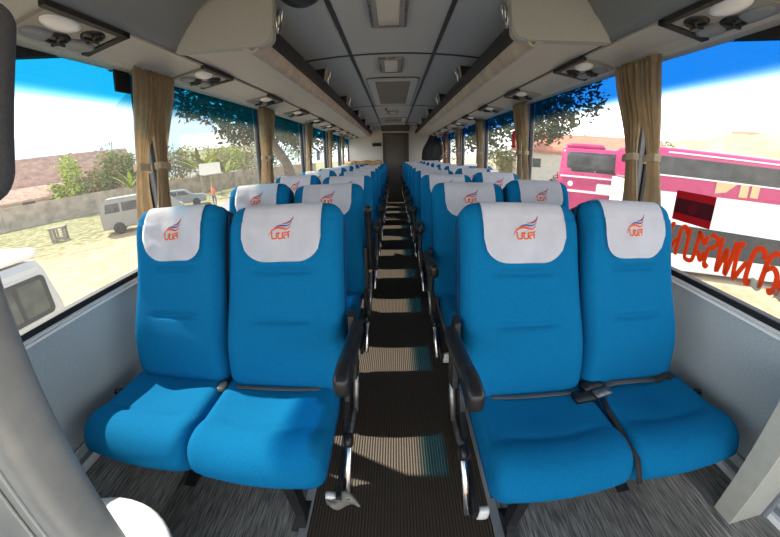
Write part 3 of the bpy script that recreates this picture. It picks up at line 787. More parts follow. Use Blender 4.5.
# ------------------------------------------------------------------ curtains
def curtain(s, y, half, m, label, seed, width=.135, tie=True):
    """one gathered curtain hanging beside a pillar; half=-1 towards the front of the bus, +1 towards the rear"""
    rnd = random.Random(seed)
    X = s*1.118; zt, zb, zk = H+.484, ZS-.01, H+.045
    t = thing('curtain', label, 'curtain', (X, y, zb), group='tied beige curtains' if m is M_curt else None)
    nz, nu = 30, 46; bm = BM(); G = []
    ph = rnd.random()*6; ph2 = rnd.random()*6
    for j in range(nz+1):
        f = j/nz; z = lerp(zt, zb, f)
        k = (z-zk)
        # outer edge drifts forwards on its way down; the strip is nipped at the tie
        nip = math.exp(-(k/.16)**2) if k > 0 else math.exp(-(k/.30)**2)
        wd = lerp(width*(1 if k > 0 else 1.05), width*.52, nip)
        if half < 0: outer = -.135 - .050*sm(f/.48) - .13*max(0, f-.45)/.55
        else: outer = .150 - .125*sm(f/.50) - .05*max(0, f-.45)/.55
        a_in = outer - half*wd
        row = []
        for i in range(nu+1):
            u = i/nu
            fold = .016*math.sin(u*PI*9+ph+.5*math.sin(f*3))+.007*math.sin(u*PI*21+ph2+f)
            fold *= (1-.55*nip)
            yy = lerp(a_in, outer, u) + .002*math.sin(9*f+u*5)
            row.append(bm.verts.new((s*(-.006-fold), yy, z-zb)))
        G.append(row)
    for j in range(nz):
        for i in range(nu): bm.faces.new([G[j][i], G[j][i+1], G[j+1][i+1], G[j+1][i]])
    bmesh.ops.solidify(bm, geom=bm.faces[:], thickness=.002)
    link('cloth', bm, m, t, smooth=True)
    if tie:
        bm = BM(); fk = (zt-zk)/(zt-zb); wk = width*.52
        oe = (-.135-.050*sm(fk/.48)-.13*max(0, fk-.45)/.55) if half < 0 else (.150-.125*sm(fk/.50)-.05*max(0, fk-.45)/.55)
        lo, hi = sorted((oe+half*.004, oe-half*(wk+.004)))
        pts = [(s*.006, lo, 0), (-s*.028, lo+.004, .002), (-s*.036, (lo+hi)/2, -.004), (-s*.028, hi-.004, -.012), (s*.006, hi, -.014)]
        for zz in (0,):
            ring = []
            for p in pts: ring.append((bm.verts.new((p[0], p[1], zk-zb+p[2]+.016)), bm.verts.new((p[0], p[1], zk-zb+p[2]-.016))))
            for q in range(len(ring)-1): bm.faces.new([ring[q][0], ring[q+1][0], ring[q+1][1], ring[q][1]])
        bmesh.ops.solidify(bm, geom=bm.faces[:], thickness=.004)
        link('tie_band', bm, M_tie, t, label='pale curtain tie')
sd = 1
for s, side in ((-1, 'left'), (1, 'right')):
    for i, y in enumerate(PIL):
        yc = y-.03-(.012 if s > 0 else 0)
        for half in (-1, 1):
            sd += 1
            m = M_curt
            lab = 'beige tied %s curtain, %s pillar from the camera, %s half' % (side, ords[i], 'near' if half < 0 else 'far')
            if s > 0 and i == 4: m = M_curt_o; lab = 'orange brown curtain at the rear right window, %s half' % ('near' if half < 0 else 'far')
            curtain(s, yc, half, m, lab, sd, width=.145)

# black tab at the head of the first left window; emergency hammer holder on the right; paper tag
bm = BM(); box(bm, (-1.19, 1.19, H+.385), (-1.178, 1.28, H+.495), 0, .003); tag(link('window_tab', bm, M_gasket), 'black square tab at the top of the nearest left window', 'tab')
t = thing('hammer_holder', 'red narrow safety hammer holder on the second right pillar', 'safety hammer', (1.06, 2.79, H+.16))
bm = BM(); rbox(bm, (.012, .022, .075), .008, (3, 3, 6)); link('holder', bm, M_red, t, smooth=True)
bm = BM(); tube(bm, [(-.012, 0, -.04), (-.016, 0, .05)], .006, 8); link('hammer', bm, M_red, t, smooth=True)
bm = BM(); box(bm, (-1.06, 4.33, H-.02), (-1.055, 4.52, H+.12), 0, .002); tag(link('paper_tag', bm, M_sign), 'white paper tag by the third left curtain', 'tag')

# jacket on a hook at the right rear, small box on the rear wall, blanket over seats
t = thing('jacket', 'black jacket hanging by the rear right window', 'jacket', (.98, 8.05, H+.50))
bm = BM()
def jf(p):
    x, y, z = p; k = -z/.62
    w = .10+.12*sm(k*1.6)+.05*k
    return Vector((x*w-.03*k, y*(.6+.5*k)+.008*math.sin(x*9+k*6), z))
V = []
rbox(bm, (1, .07, .31), (.3, .05, .06), (14, 6, 16), lambda p: jf((p.x, p.y, p.z-.31)))
link('body', bm, M_jacket, t, smooth=True)
bm = BM(); tube(bm, [(.10, -.02, -.06), (.19, -.03, -.25), (.20, -.04, -.48)], [.06, .055, .045], 10); link('sleeve', bm, M_jacket, t, smooth=True)
bm = BM(); tube(bm, [(0, 0, .03), (.0, .0, .0), (0, 0, -.03)], .008, 8); link('hanging_loop', bm, M_black, t)
bm = BM(); box(bm, (-.57, Y1-.035, H+.27), (-.33, Y1, H+.36), 0, .008); tag(link('wall_slot', bm, M_gasket), 'black slot box on the rear wall left of the door', 'wall fitting')
bm = BM()
def bf(p): return Vector((p.x, p.y+.0, p.z+.010*math.sin(p.x*26)+.012*math.sin(p.y*30+p.x*11)-.09*max(0, abs(p.y)-.07)*3))
rbox(bm, (.38, .13, .026), .02, (26, 14, 4), bf); o = link('blanket', bm, M_blanket, smooth=True); o.location = (-.62, .805+PITCH*7+.24, H-.112)
tag(o, 'orange and tan patterned blanket over the tops of far left seats', 'blanket')

# ------------------------------------------------------------------ front of the bus: driver seat, tub, panel
t = thing('driver_seat', 'grey driver seat cut off by the left edge of the photo', 'driver seat', (-.918, .15, 0))
def db(p):
    x, y, z = p
    y -= (.02*abs(x/.27)**3) if y < 0 else 0
    x *= .86
    return Vector((x, y+.11+.095*(z-.52), z+.32))
bm = BM(); rbox(bm, (.275, .05, .445), (.05, .045, .05), (22, 6, 34), lambda p: db((p.x, p.y, p.z+.435))); b = link('backrest', bm, M_dseat, t, smooth=True)
for off, hh in ((.035, .006), (.20, .006)):
    bm = BM(); tube(bm, [db((.275-off, -.052-(.014 if off < .1 else .002), z)) for z in (.03, .2, .4, .6, .8, .86)], .0035, 6); link('seam', bm, M_rack_d, b, smooth=True)
bm = BM(); rbox(bm, (.235, .24, .06), (.05, .06, .05), (14, 14, 5), c=(0, -.24, .34)); link('seat_cushion', bm, M_dseat, t, smooth=True)
bm = BM(); box(bm, (-.2, -.42, 0), (.2, -.02, .29), 0, .03); link('base', bm, M_black_m, t)
def dh(p): return Vector((p.x, p.y+.235+.22*(p.z-1.27), p.z))
bm = BM(); rbox(bm, (.215, .045, .19), (.06, .04, .06), (18, 6, 16), lambda p: dh(Vector((p.x, p.y, p.z+1.455)))); hd = link('headrest', bm, M_dhead, t, smooth=True, label='dark grey cloth headrest')
for x in (-.10, .02):
    bm = BM(); tube(bm, [(x, .17, 1.15), (x, .24, 1.32)], .008, 8); link('headrest_post', bm, M_black_m, hd)

t = thing('plastic_tub', 'white rounded plastic tub lid on the floor by the driver seat', 'tub', (-.79, .115, .02))
bm = BM(); lathe(bm, [(.20, -.02), (.24, .36), (.245, .38)], n=40); link('tub', bm, M_white_b, t, smooth=True)
bm = BM(); lathe(bm, [(.262, .372), (.268, .385), (.262, .40), (.24, .41), (.15, .422), (.01, .426)], n=48); link('lid', bm, M_white_b, t, smooth=True)

t = thing('front_panel', 'cream modesty panel with a groove at the lower right corner', 'panel', (0, 0, 0))
bm = BM(); prism(bm, [(1.068, .0), (1.033, .21), (.964, .639), (.944, .77), (.96, .80), (1.19, .80), (1.19, .0)], .30, .36, 'y'); link('panel', bm, M_cream, t)
bm = BM(); tube(bm, [(1.19, .297, .15), (1.16, .297, .35), (1.11, .297, .72)], .010, 6); link('groove', bm, M_pillar, t, label='dark groove')
bm = BM(); box(bm, (1.07, .305, .0), (1.19, .355, .16), 0, .01); link('foot', bm, M_cream, t)

# ------------------------------------------------------------------ flag and lettering on the right glass
GX = 1.2135
bm = BM()
def fl(y0, y1, z0, z1, mi, x=GX):
    box(bm, (x-.001, y0, z0), (x+.001, y1, z1), mi)
fy0, fy1, fz0, fz1 = .925, 1.122, H-.205, H-.080
q = (fz1-fz0)/4
fl(fy0, fy1, fz0, fz0+q, 0); fl(fy0, fy1, fz0+q, fz0+3*q, 1); fl(fy0, fy1, fz1-q, fz1, 0)
lathe(bm, [(q*.8, -.0005), (q*.8, .0005)], (GX-.0015, (fy0+fy1)/2, fz0+2*q), 24, 2, M=Matrix.Rotation(PI/2, 3, 'Y'))
tag(link('flag_sticker', bm, [M_flag_r, M_flag_d, M_flag_c]), 'red and dark striped flag sticker with a disc on the right window', 'sticker')
bm = BM()
lines, wd = lettering(('ho', 'lo', 'wo', 'ngo', 'pho', 'ro', 'a', 'bo', 'aa', 'ngo'), .0885, .128)
for l in lines:
    t0 = BM(); tube(t0, [(0, 1.118-wd+q[0], H-.352+q[1]+.012*(1-q[0]/wd)) for q in l], .0094, 10)
    for v in t0.verts: v.co.x = GX+v.co.x*.09
    tm = bpy.data.meshes.new('stroke'); t0.to_mesh(tm); t0.free(); bm.from_mesh(tm); bpy.data.meshes.remove(tm)
o = link('window_lettering', bm, M_text); tag(o, 'large orange lettering seen in reverse on the right window', 'lettering')
for y, z in ((.69, H-.335), (.60, H-.337)):
    bm = BM(); rbox(bm, (.0008, .022, .016), .0004, (2, 5, 4), lambda p: (p[0], p[1]+.004*math.sin(p[2]*200), p[2]+.004*math.sin(p[1]*160)))
    o = link('tape_patch', bm, M_tape, smooth=True); o.location = (GX, y, z)
    tag(o, 'crumpled patch of clear tape below the lettering, %s' % ('nearer the seats' if y > .65 else 'nearer the photo edge'), 'tape', 'clear tape patches')

# ================================================================== outside
bm = BM(); box(bm, (-250, -120, GZ-.5), (250, 400, GZ)); link('ground', bm, ground_material(), kind='structure')
def pol(az, d, z=0): a = math.radians(az); return Vector((d*math.sin(a), d*math.cos(a), GZ+z))

def leaves(name, m, blobs, size, parent=None, seed=1, flat=.0):
    rnd = random.Random(seed); bm = BM()
    for (c, r, n) in blobs:
        for _ in range(n):
            while True:
                p = Vector((rnd.uniform(-1, 1), rnd.uniform(-1, 1), rnd.uniform(-1, 1)))
                if p.length < 1: break
            p = p.normalized()*(.45+.55*rnd.random()**.5)*(.8+.4*rnd.random())
            q = Vector((c[0]+p.x*r[0], c[1]+p.y*r[1], c[2]+p.z*r[2]))
            a = Vector((rnd.gauss(0, 1), rnd.gauss(0, 1), rnd.gauss(0, .6))).normalized()
            b = a.cross(Vector((rnd.gauss(0, 1), rnd.gauss(0, 1), rnd.gauss(0, 1)))).normalized()
            sz = size*(.6+.8*rnd.random())
            pts = [q-a*sz, q-b*sz*.42+a*sz*.1+Vector((0, 0, .1*sz)), q+a*sz, q+b*sz*.42+a*sz*.1+Vector((0, 0, .1*sz))]
            bm.faces.new([bm.verts.new(x) for x in pts])
    return link(name, bm, m, parent)

def shrub(loc, w, h, m, label, seed, n=700, size=.16, cat='bush', group=None, stems=4):
    t = thing('shrub', label, cat, loc, group=group)
    rnd = random.Random(seed); bl = []
    for k in range(6):
        a = rnd.random()*2*PI; rr = w*.28*rnd.random()
        bl.append(((math.cos(a)*rr, math.sin(a)*rr, h*(.3+.45*rnd.random())), (w*.30, w*.30, h*.26), n//6))
    leaves('foliage', m, bl, size, t, seed)
    bm = BM()
    for k in range(stems):
        a = rnd.random()*2*PI
        tube(bm, [(0, 0, 0), (math.cos(a)*w*.1, math.sin(a)*w*.1, h*.35), (math.cos(a)*w*.25, math.sin(a)*w*.25, h*.8)], [.06, .04, .012], 6)
    link('stem', bm, M_bark, t)
    return t

def tree(loc, h, cw, ch, m, label, seed, n=2600, size=.24, trunk=.22, lean=(0, 0), group=None, low=None, bend=1):
    t = thing('tree', label, 'tree', loc, group=group)
    rnd = random.Random(seed); bl = []; cz0 = h-ch*.5
    bm = BM()
    fork = h-ch if low is None else low
    top = Vector((lean[0]*bend, lean[1]*bend, fork))
    tube(bm, [(0, 0, 0), (lean[0]*.3*bend, lean[1]*.3*bend, fork*.5), top], [trunk, trunk*.8, trunk*.65], 10)
    for k in range(11):
        a = rnd.random()*2*PI; rr = cw*.5*(.25+.6*rnd.random()); z = cz0+ch*.42*rnd.uniform(-1, 1)
        e = Vector((lean[0]+math.cos(a)*rr, lean[1]+math.sin(a)*rr, z))
        tube(bm, [top, top.lerp(e, .5)+Vector((0, 0, .2)), e], [trunk*.4, trunk*.22, .03], 6)
        bl.append((e, (cw*.24, cw*.24, ch*.24), n//11))
    link('trunk', bm, M_bark, t, smooth=True)
    leaves('foliage', m, bl, size, t, seed)
    return t

def banana(loc, h, label, seed, n=8, group=None):
    t = thing('banana_plant', label, 'plant', loc, group=group)
    rnd = random.Random(seed)
    bm = BM(); tube(bm, [(0, 0, 0), (0, 0, h*.45)], [.14, .09], 8); link('stem', bm, M_leaf4, t)
    for k in range(n):
        a = 2*PI*k/n+rnd.random()*.6; up = .35+.55*rnd.random(); L = h*.62; bm = BM(); G = []
        for j in range(9):
            f = j/8; r = L*f*(1-.35*up); z = h*.42+L*up*f*(1.15-.55*f*(1.3-up)); w = .24*math.sin(PI*min(1, f*.93+.05))+.01
            c = Vector((math.cos(a)*r, math.sin(a)*r, z)); sdv = Vector((-math.sin(a), math.cos(a), 0))
            G.append([bm.verts.new(c-sdv*w+Vector((0, 0, .06*w))), bm.verts.new(c-Vector((0, 0, .10*w))), bm.verts.new(c+sdv*w+Vector((0, 0, .06*w)))])
        for j in range(8):
            for i in range(2): bm.faces.new([G[j][i], G[j][i+1], G[j+1][i+1], G[j+1][i]])
        bmesh.ops.solidify(bm, geom=bm.faces[:], thickness=.008)
        link('leaf', bm, M_leaf2 if k % 3 else M_leaf1, t, smooth=True)
    return t

# hills, with the distance haze put into their pale colour
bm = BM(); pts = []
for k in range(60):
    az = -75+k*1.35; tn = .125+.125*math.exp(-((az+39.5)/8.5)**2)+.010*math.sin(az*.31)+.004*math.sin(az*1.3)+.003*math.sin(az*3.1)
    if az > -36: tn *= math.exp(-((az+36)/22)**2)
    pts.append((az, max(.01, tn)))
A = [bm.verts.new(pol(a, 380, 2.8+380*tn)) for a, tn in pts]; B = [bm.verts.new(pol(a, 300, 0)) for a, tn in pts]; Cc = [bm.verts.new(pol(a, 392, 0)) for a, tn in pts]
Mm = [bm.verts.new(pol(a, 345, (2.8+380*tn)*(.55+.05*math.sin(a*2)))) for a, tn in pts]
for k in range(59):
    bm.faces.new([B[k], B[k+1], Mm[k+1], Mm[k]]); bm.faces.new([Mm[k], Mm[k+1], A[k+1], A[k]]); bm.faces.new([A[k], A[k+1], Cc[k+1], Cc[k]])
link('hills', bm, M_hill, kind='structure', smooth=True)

# stone wall along the far side of the yard
pl = [pol(-80, 46), pol(-70, 42), pol(-62, 40), pol(-50, 40), pol(-42, 39), pol(-34, 42), pol(-24, 52), pol(-14, 60)]
t = thing('boundary_wall', 'long weathered stone wall behind the parked vans', 'wall', pl[3])
bm = BM()
for i in range(len(pl)-1):
    a, b = pl[i]-pl[3], pl[i+1]-pl[3]; nrm = Vector((-(b-a).y, (b-a).x, 0)).normalized()*.15
    vs = [bm.verts.new(p+o+Vector((0, 0, z))) for z in (-.1, 2.05) for p, o in ((a, nrm), (b, nrm), (b, -nrm), (a, -nrm))]
    for f in ((0, 1, 2, 3), (4, 5, 6, 7), (0, 1, 5, 4), (1, 2, 6, 5), (2, 3, 7, 6), (3, 0, 4, 7)): bm.faces.new([vs[q] for q in f])
link('masonry', bm, M_stone, t)

def house(loc, rz, L, D, he, hr, mr, label, over=.6, windows=()):
    t = thing('house', label, 'house', loc, rz)
    bm = BM(); box(bm, (-L/2, -D/2, 0), (L/2, D/2, he)); link('wall', bm, M_plaster, t)
    bm = BM(); prism(bm, [(-D/2-over, he-.25), (0, hr), (D/2+over, he-.25), (D/2+over, he-.45), (0, hr-.2), (-D/2-over, he-.45)], -L/2-over, L/2+over, 'x')
    link('roof', bm, mr, t)
    for (x, z, w, h) in windows:
        bm = BM(); box(bm, (x-w/2, -D/2-.03, z-h/2), (x+w/2, -D/2+.05, z+h/2), 0, .02); link('window', bm, M_pane, t)
    return t
c = pol(-57, 52); house(c, math.radians(57), 22, 9, 4.0, 7.2, M_tile, 'long house with a weathered tile roof behind the stone wall', windows=((-4, 2.6, 1.4, .9), (4, 2.6, 1.4, .9)))
c = pol(-60.5, 45.5); house(c, math.radians(60), 12, 4, 2.7, 3.7, mat('pale_roof_tile', (.40, .25, .185, 1), .9, noise=(2.5, .35, 6), stripes=('X', 2.4, .2)), 'low tile roofed outbuilding touching the stone wall', windows=((1.5, 2.2, 1.2, .5),))
c = pol(-29, 110); house(c, math.radians(29), 26, 12, 9, 14, M_plaster, 'big pale sloping roof behind the banana plants')

# plants beyond the wall, left
for k, (az, d, w, h, m, lab) in enumerate((
    (-52.3, 42, 3.6, 6.3, M_leaf2, 'round yellow green bush in front of the tiled house'),
    (-49.0, 43, 4.5, 6.2, M_leaf1, 'olive bush right of the yellow green bush'),
    (-46.5, 43.5, 4.6, 6.8, M_leaf1, 'tall olive bush left of the nearest left curtain'),
    (-44.2, 42.5, 3.8, 6.0, M_leaf1, 'dense bush touching the nearest left curtain'),
    (-54.6, 43.5, 2.8, 3.9, M_leaf2, 'small yellowish shrub leaning over the stone wall'),
    (-38.4, 44, 5.4, 6.4, M_leaf1, 'wide grey green bush right of the nearest left curtain'),
    (-36.0, 46, 5.2, 6.3, M_leaf1, 'second grey green bush seen through the second left window'),
    (-31.0, 50, 5.2, 6.5, M_leaf4, 'straw coloured bush behind the white board'),
    (-28.5, 52, 6.0, 7.2, M_leaf2, 'yellow green thicket right of the banana plants'),
    (-26.0, 54, 6.0, 7.6, M_leaf4, 'dry thicket at the right side of the second left window'),
    (-23.6, 57, 6.0, 8.0, M_leaf1, 'olive thicket close to the second left curtain'),
    (-20.6, 58, 7.0, 8.5, M_leaf1, 'olive thicket seen through the third left window'),
    (-16.5, 60, 8.0, 9.0, M_leaf1, 'far olive thicket behind the leaning trunk'))):
    shrub(pol(az, d), w, h, m, lab, 30+k, n=900, size=.24, group='bushes beyond the stone wall')
for k, (az, d, h, lab) in enumerate(((-44.6, 38, 4.4, 'banana plant beside the nearest left curtain'), (-33.6, 40, 6.6, 'tall banana plant above the white board'), (-32.0, 41, 6.0, 'banana plant right of the tall banana plant'), (-29.6, 42, 4.6, 'low banana plant right of the white board'))):
    banana(pol(az, d), h, lab, 60+k, group='banana plants')
t = shrub(pol(-47.2, 46), 3.2, 9.4, M_leaf4, 'thin bare tree rising above the olive bushes', 77, n=160, size=.18, stems=9)
# overhanging trees seen through the tinted band
v = pol(-29, 16.5)-pol(-22.6, 18)
tree(pol(-22.6, 18), 10.2, 9.0, 4.6, M_leaf3, 'dark tree whose crown overhangs the second left window', 81, n=7500, size=.19, low=5.6, trunk=.22, lean=(v.x*.95, v.y), bend=.12)
tree(pol(-17.6, 27), 11.5, 10, 6.5, M_leaf3, 'tree with a leaning trunk seen through the third left window', 82, n=5200, size=.28, low=5.2, trunk=.5, lean=(-2.6, 1))
tree(pol(-11.5, 36), 14, 10, 9, M_leaf3, 'dark tree behind the fourth left window', 83, n=4500, size=.34, low=5)
tree(pol(-14.8, 33), 13, 8.5, 9, M_leaf3, 'dark tree right of the leaning trunk', 89, n=4500, size=.30, low=4.5)
tree(pol(-7.5, 62), 19, 13, 15, M_leaf3, 'far dark tree behind the rear left windows', 88, n=4500, size=.5, low=5)
# right hand trees
tree(pol(22.5, 24), 11.5, 9.5, 6.8, M_leaf3, 'large dark tree beside the pink coach', 84, n=6000, size=.22, low=3.6, trunk=.28)
tree(pol(15.0, 40), 16, 11, 12, M_leaf3, 'broad tree seen through the third right window', 85, n=3600, size=.36, low=4, trunk=.45)
tree(pol(8.8, 60), 19, 13, 15, M_leaf3, 'far tree seen through the rear right windows', 86, n=3000, size=.38, low=4)
for k, (az, d, w, h, lab) in enumerate(((45.6, 40, 3, 6.2, 'tufted green palm like bush behind the nearer pink coach'), (31.8, 60, 5, 7.6, 'small round tree above the red roofs'), (19.5, 46, 7, 5, 'low hedge bush behind the large dark tree'))):
    shrub(pol(az, d), w, h, M_leaf1, lab, 90+k, n=600, size=.26)

# white board on the slope, crate, people
t = thing('notice_board', 'white blank board leaning among the banana plants', 'board', pol(-32, 33), math.radians(32))
bm = BM(); box(bm, (-1.0, -.03, 2.3), (1.0, .03, 3.35), 0, .01); link('board', bm, M_sign, t)
for x in (-.8, .8):
    bm = BM(); tube(bm, [(x, .05, 0), (x, .05, 2.6)], .04, 6); link('post', bm, M_wood, t)
t = thing('wooden_crate_stand', 'small open wooden stand on the grass', 'stand', pol(-56, 23.4), math.radians(35))
for x in (-.36, .36):
    for y in (-.25, .25):
        bm = BM(); box(bm, (x-.06, y-.06, 0), (x+.06, y+.06, .74)); link('leg', bm, M_wood, t)
bm = BM(); box(bm, (-.46, -.36, .74), (.46, .36, .82), 0, .01); link('top', bm, M_sign if 0 else M_wood, t)
bm = BM(); box(bm, (-.36, -.29, .08), (.36, -.21, .18)); box(bm, (-.36, .21, .08), (.36, .29, .18)); box(bm, (-.04, -.26, .1), (.06, -.2, .76)); link('rail', bm, M_wood, t)

def person(loc, rz, shirt, trousers, label, sit=False):
    t = thing('person', label, 'person', loc, rz)
    me = bpy.data.meshes.new('body')
    if not sit:
        vs = [(0, 0, .95), (0, .01, 1.15), (0, 0, 1.38), (0, .01, 1.50), (0, .015, 1.64), (.09, 0, .90), (.10, .02, .50), (.10, -.02, .08), (.10, .10, .03), (-.09, 0, .90), (-.11, -.10, .52), (-.11, -.02, .09), (-.11, .12, .03),
              (.17, 0, 1.38), (.24, -.02, 1.12), (.24, .10, .90), (.24, .14, .82), (-.17, 0, 1.38), (-.24, -.03, 1.12), (-.22, .08, .90), (-.22, .12, .82)]
    else:
        vs = [(0, 0, .82), (0, .02, 1.02), (0, .06, 1.22), (0, .08, 1.34), (0, .10, 1.48), (.10, .05, .80), (.16, .42, .74), (.15, .38, .36), (.15, .50, .32), (-.10, .05, .80), (-.16, .42, .74), (-.15, .38, .36), (-.15, .50, .32),
              (.17, .06, 1.22), (.26, .24, 1.05), (.24, .46, 1.0), (.22, .54, 1.02), (-.17, .06, 1.22), (-.26, .24, 1.05), (-.24, .46, 1.0), (-.22, .54, 1.02)]
    ed = [(0, 1), (1, 2), (2, 3), (3, 4), (0, 5), (5, 6), (6, 7), (7, 8), (0, 9), (9, 10), (10, 11), (11, 12), (2, 13), (13, 14), (14, 15), (15, 16), (2, 17), (17, 18), (18, 19), (19, 20)]
    rad = [.13, .13, .14, .055, .10, .09, .06, .04, .04, .09, .06, .04, .04, .065, .045, .035, .035, .065, .045, .035, .035]
    me.from_pydata(vs, ed, [])
    o = bpy.data.objects.new('body', me); COL.objects.link(o); o.parent = t
    sk = o.modifiers.new('Skin', 'SKIN')
    for i, v in enumerate(me.skin_vertices[0].data):
        v.radius = (rad[i], rad[i]*.85); v.use_root = (i == 0)
    o.modifiers.new('Sub', 'SUBSURF').levels = 1
    dg = bpy.context.evaluated_depsgraph_get(); dg.update()
    m2 = bpy.data.meshes.new_from_object(o.evaluated_get(dg)); o.modifiers.clear(); o.data = m2
    m2.materials.clear()
    for m in (M_skin, shirt, trousers, M_hair): m2.materials.append(m)
    hz = 1.43 if not sit else 1.27; wz = .93 if not sit else .84; top = vs[4]
    for p in m2.polygons:
        c = p.center; p.use_smooth = True
        if c.z > hz: p.material_index = 3 if (c.z > top[2]+.03 or c.y < top[1]-.04) else 0
        elif c.z > wz and (abs(c.x) < .20 or c.z > hz-.28): p.material_index = 1
        elif abs(c.x) > .19 and not sit: p.material_index = 0
        elif sit and c.z > .9: p.material_index = 0
        elif c.z > .12: p.material_index = 2
        else: p.material_index = 3
    return t
person(pol(-32.0, 25), math.radians(150), M_cl_or, M_cl_bl, 'person in an orange shirt walking behind the left seats')
person(pol(28.7, 39), math.radians(60), M_red, M_cl_bl, 'person in red sitting on a motorcycle beyond the seats', sit=True)
t = thing('motorcycle', 'small red motorcycle beside the gate posts', 'motorcycle', pol(28.7, 39), math.radians(60))
for y in (-.55, .70):
    bm = BM(); lathe(bm, [(.18, -.04), (.29, -.05), (.30, 0), (.29, .05), (.18, .04)], (0, y, .30), 18, M=Matrix.Rotation(PI/2, 3, 'Y')); link('wheel', bm, M_tyre, t, smooth=True)
bm = BM(); tube(bm, [(0, -.6, .62), (0, -.2, .62), (0, .15, .45), (0, .45, .70), (0, .55, .95)], [.09, .12, .10, .09, .07], 10); link('body', bm, M_red, t, smooth=True)
bm = BM(); rbox(bm, (.12, .33, .05), .04, (4, 8, 3), c=(0, -.20, .74)); link('saddle', bm, M_black, t, smooth=True)
bm = BM(); tube(bm, [(-.32, .45, 1.02), (0, .52, .98), (.32, .45, 1.02)], .018, 6); tube(bm, [(0, .70, .30), (0, .52, .98)], .03, 6); link('handlebar', bm, M_steel, t, smooth=True)

# ------------------------------------------------------------------ vehicles
def wheel(par, x, y, r, w=.2):
    bm = BM(); lathe(bm, [(r*.6, -w/2), (r*.95, -w/2), (r, -w/3), (r, w/3), (r*.95, w/2), (r*.6, w/2)], (x, y, r), 24, M=Matrix.Rotation(PI/2, 3, 'X')); o = link('wheel', bm, M_tyre, par, smooth=True)
    bm = BM(); lathe(bm, [(r*.58, -w/2-.01), (r*.3, -w/2-.03), (.02, -w/2-.03)], (x, y, r), 18, M=Matrix.Rotation(PI/2, 3, 'X')); link('hubcap', bm, M_hub, o)

def smallcar(loc, rz, prof, glassprof, W, paint, label, wheels, cat, panes=1, split=()):
    """prof: side outline (x,z) of the body; local y is across"""
    t = thing(cat.replace(' ', '_'), label, cat, loc, rz)
    bm = BM(); prism(bm, prof, -W/2, W/2, 'y')
    bmesh.ops.bevel(bm, geom=[e for e in bm.edges if abs(e.verts[0].co.y-e.verts[1].co.y) < .01], offset=.07, segments=3, affect='EDGES')
    link('body', bm, paint, t)
    for poly in glassprof:
        for sgn in (-1, 1):
            bm = BM(); prism(bm, poly, sgn*(W/2-.06), sgn*(W/2+.012), 'y'); link('window', bm, M_cglass, t)
    for x, r in wheels:
        for sgn in (-1, 1): wheel(t, x, sgn*(W/2-.08), r)
    return t
mpv = [(-2.3, .32), (2.3, .32), (2.38, .75), (2.25, 1.0), (1.95, 1.15), (1.35, 1.78), (1.0, 1.92), (-1.9, 1.94), (-2.22, 1.75), (-2.34, 1.0)]
t = smallcar(pol(-43.3, 20.9), math.radians(40), mpv, [[(-2.05, 1.20), (-1.25, 1.20), (-1.25, 1.68), (-1.95, 1.68)], [(-1.12, 1.20), (-.15, 1.20), (-.15, 1.70), (-1.12, 1.68)], [(0, 1.20), (1.5, 1.20), (1.1, 1.66), (0, 1.70)]], 1.75, M_silver,
         'silver minivan parked on the dirt near the left curtain', ((-1.45, .33), (1.45, .33)), 'minivan')
sedan = [(-2.1, .3), (2.1, .3), (2.15, .7), (1.9, .85), (1.0, .92), (.45, 1.38), (-.9, 1.42), (-1.6, .98), (-2.1, .9)]
sg = [[(-1.35, .98), (-.2, .98), (-.2, 1.32), (-.85, 1.32)], [(-.1, .98), (.8, .98), (.4, 1.30), (-.1, 1.32)]]
smallcar(pol(-45.0, 33), math.radians(40), sedan, sg, 1.7, M_cblue, 'bluish car half hidden behind the silver minivan', ((-1.3, .32), (1.3, .32)), 'car')
smallcar(pol(-37.4, 29), math.radians(32), sedan, sg, 1.7, M_cgrey, 'grey car showing right of the nearest left curtain', ((-1.3, .32), (1.3, .32)), 'car')
smallcar(pol(-24.2, 18), math.radians(10), sedan, sg, 1.7, M_vanw, 'white car behind the second row of left seats', ((-1.3, .32), (1.3, .32)), 'car')
smallcar(pol(-18.6, 17), math.radians(0), sedan, sg, 1.7, M_vanw, 'white car seen through the third left window', ((-1.3, .32), (1.3, .32)), 'car')
smallcar(pol(15.2, 40), math.radians(0), mpv, [[(-2.05, 1.20), (1.5, 1.20), (1.1, 1.68), (-1.95, 1.68)]], 1.75, M_vanw, 'far white van seen through the third right window', ((-1.45, .33), (1.45, .33)), 'van')

# white van close to the left windows
t = thing('passenger_van', 'white van parked close beside the bus at lower left', 'van', (-5.9, 3.5, GZ))
# local: side facing the bus at x=0 (body to -x), rear end at y=0 (body towards -y)
bm = BM()
side = [(-5.0, .3), (.16, .3), (.16, .95), (.03, 1.60), (-.06, 1.78), (-5.0, 1.80)]
prism(bm, side, -1.85, .02, 'x')
bmesh.ops.bevel(bm, geom=[e for e in bm.edges if abs(e.verts[0].co.x-e.verts[1].co.x) < .01], offset=.09, segments=4, affect='EDGES')
link('body', bm, M_vanw, t, smooth=False)
bm = BM(); rbox(bm, (.93, 2.5, .10), (.09, .09, .09), (10, 20, 5), c=(-.92, -2.48, 1.90)); link('roof_cap', bm, M_white_b, t, smooth=True, label='raised white roof')
bm = BM()
for z in (1.60, 1.71): tube(bm, [(.022, -4.9, z), (.022, -.12, z)], .010, 6)
link('body_rib', bm, M_vanw, t)
wo = rrect(2.2, .68, .09, 5, -1.16, 1.20); wi = rrect(2.06, .54, .06, 5, -1.16, 1.20)
bm = BM(); frame_ring(bm, wo, wi, -.02, .035, 'x'); box(bm, (-.02, -.64, .93), (.034, -.57, 1.47)); wf = link('window_frame', bm, M_gasket, t, label='black side window frame')
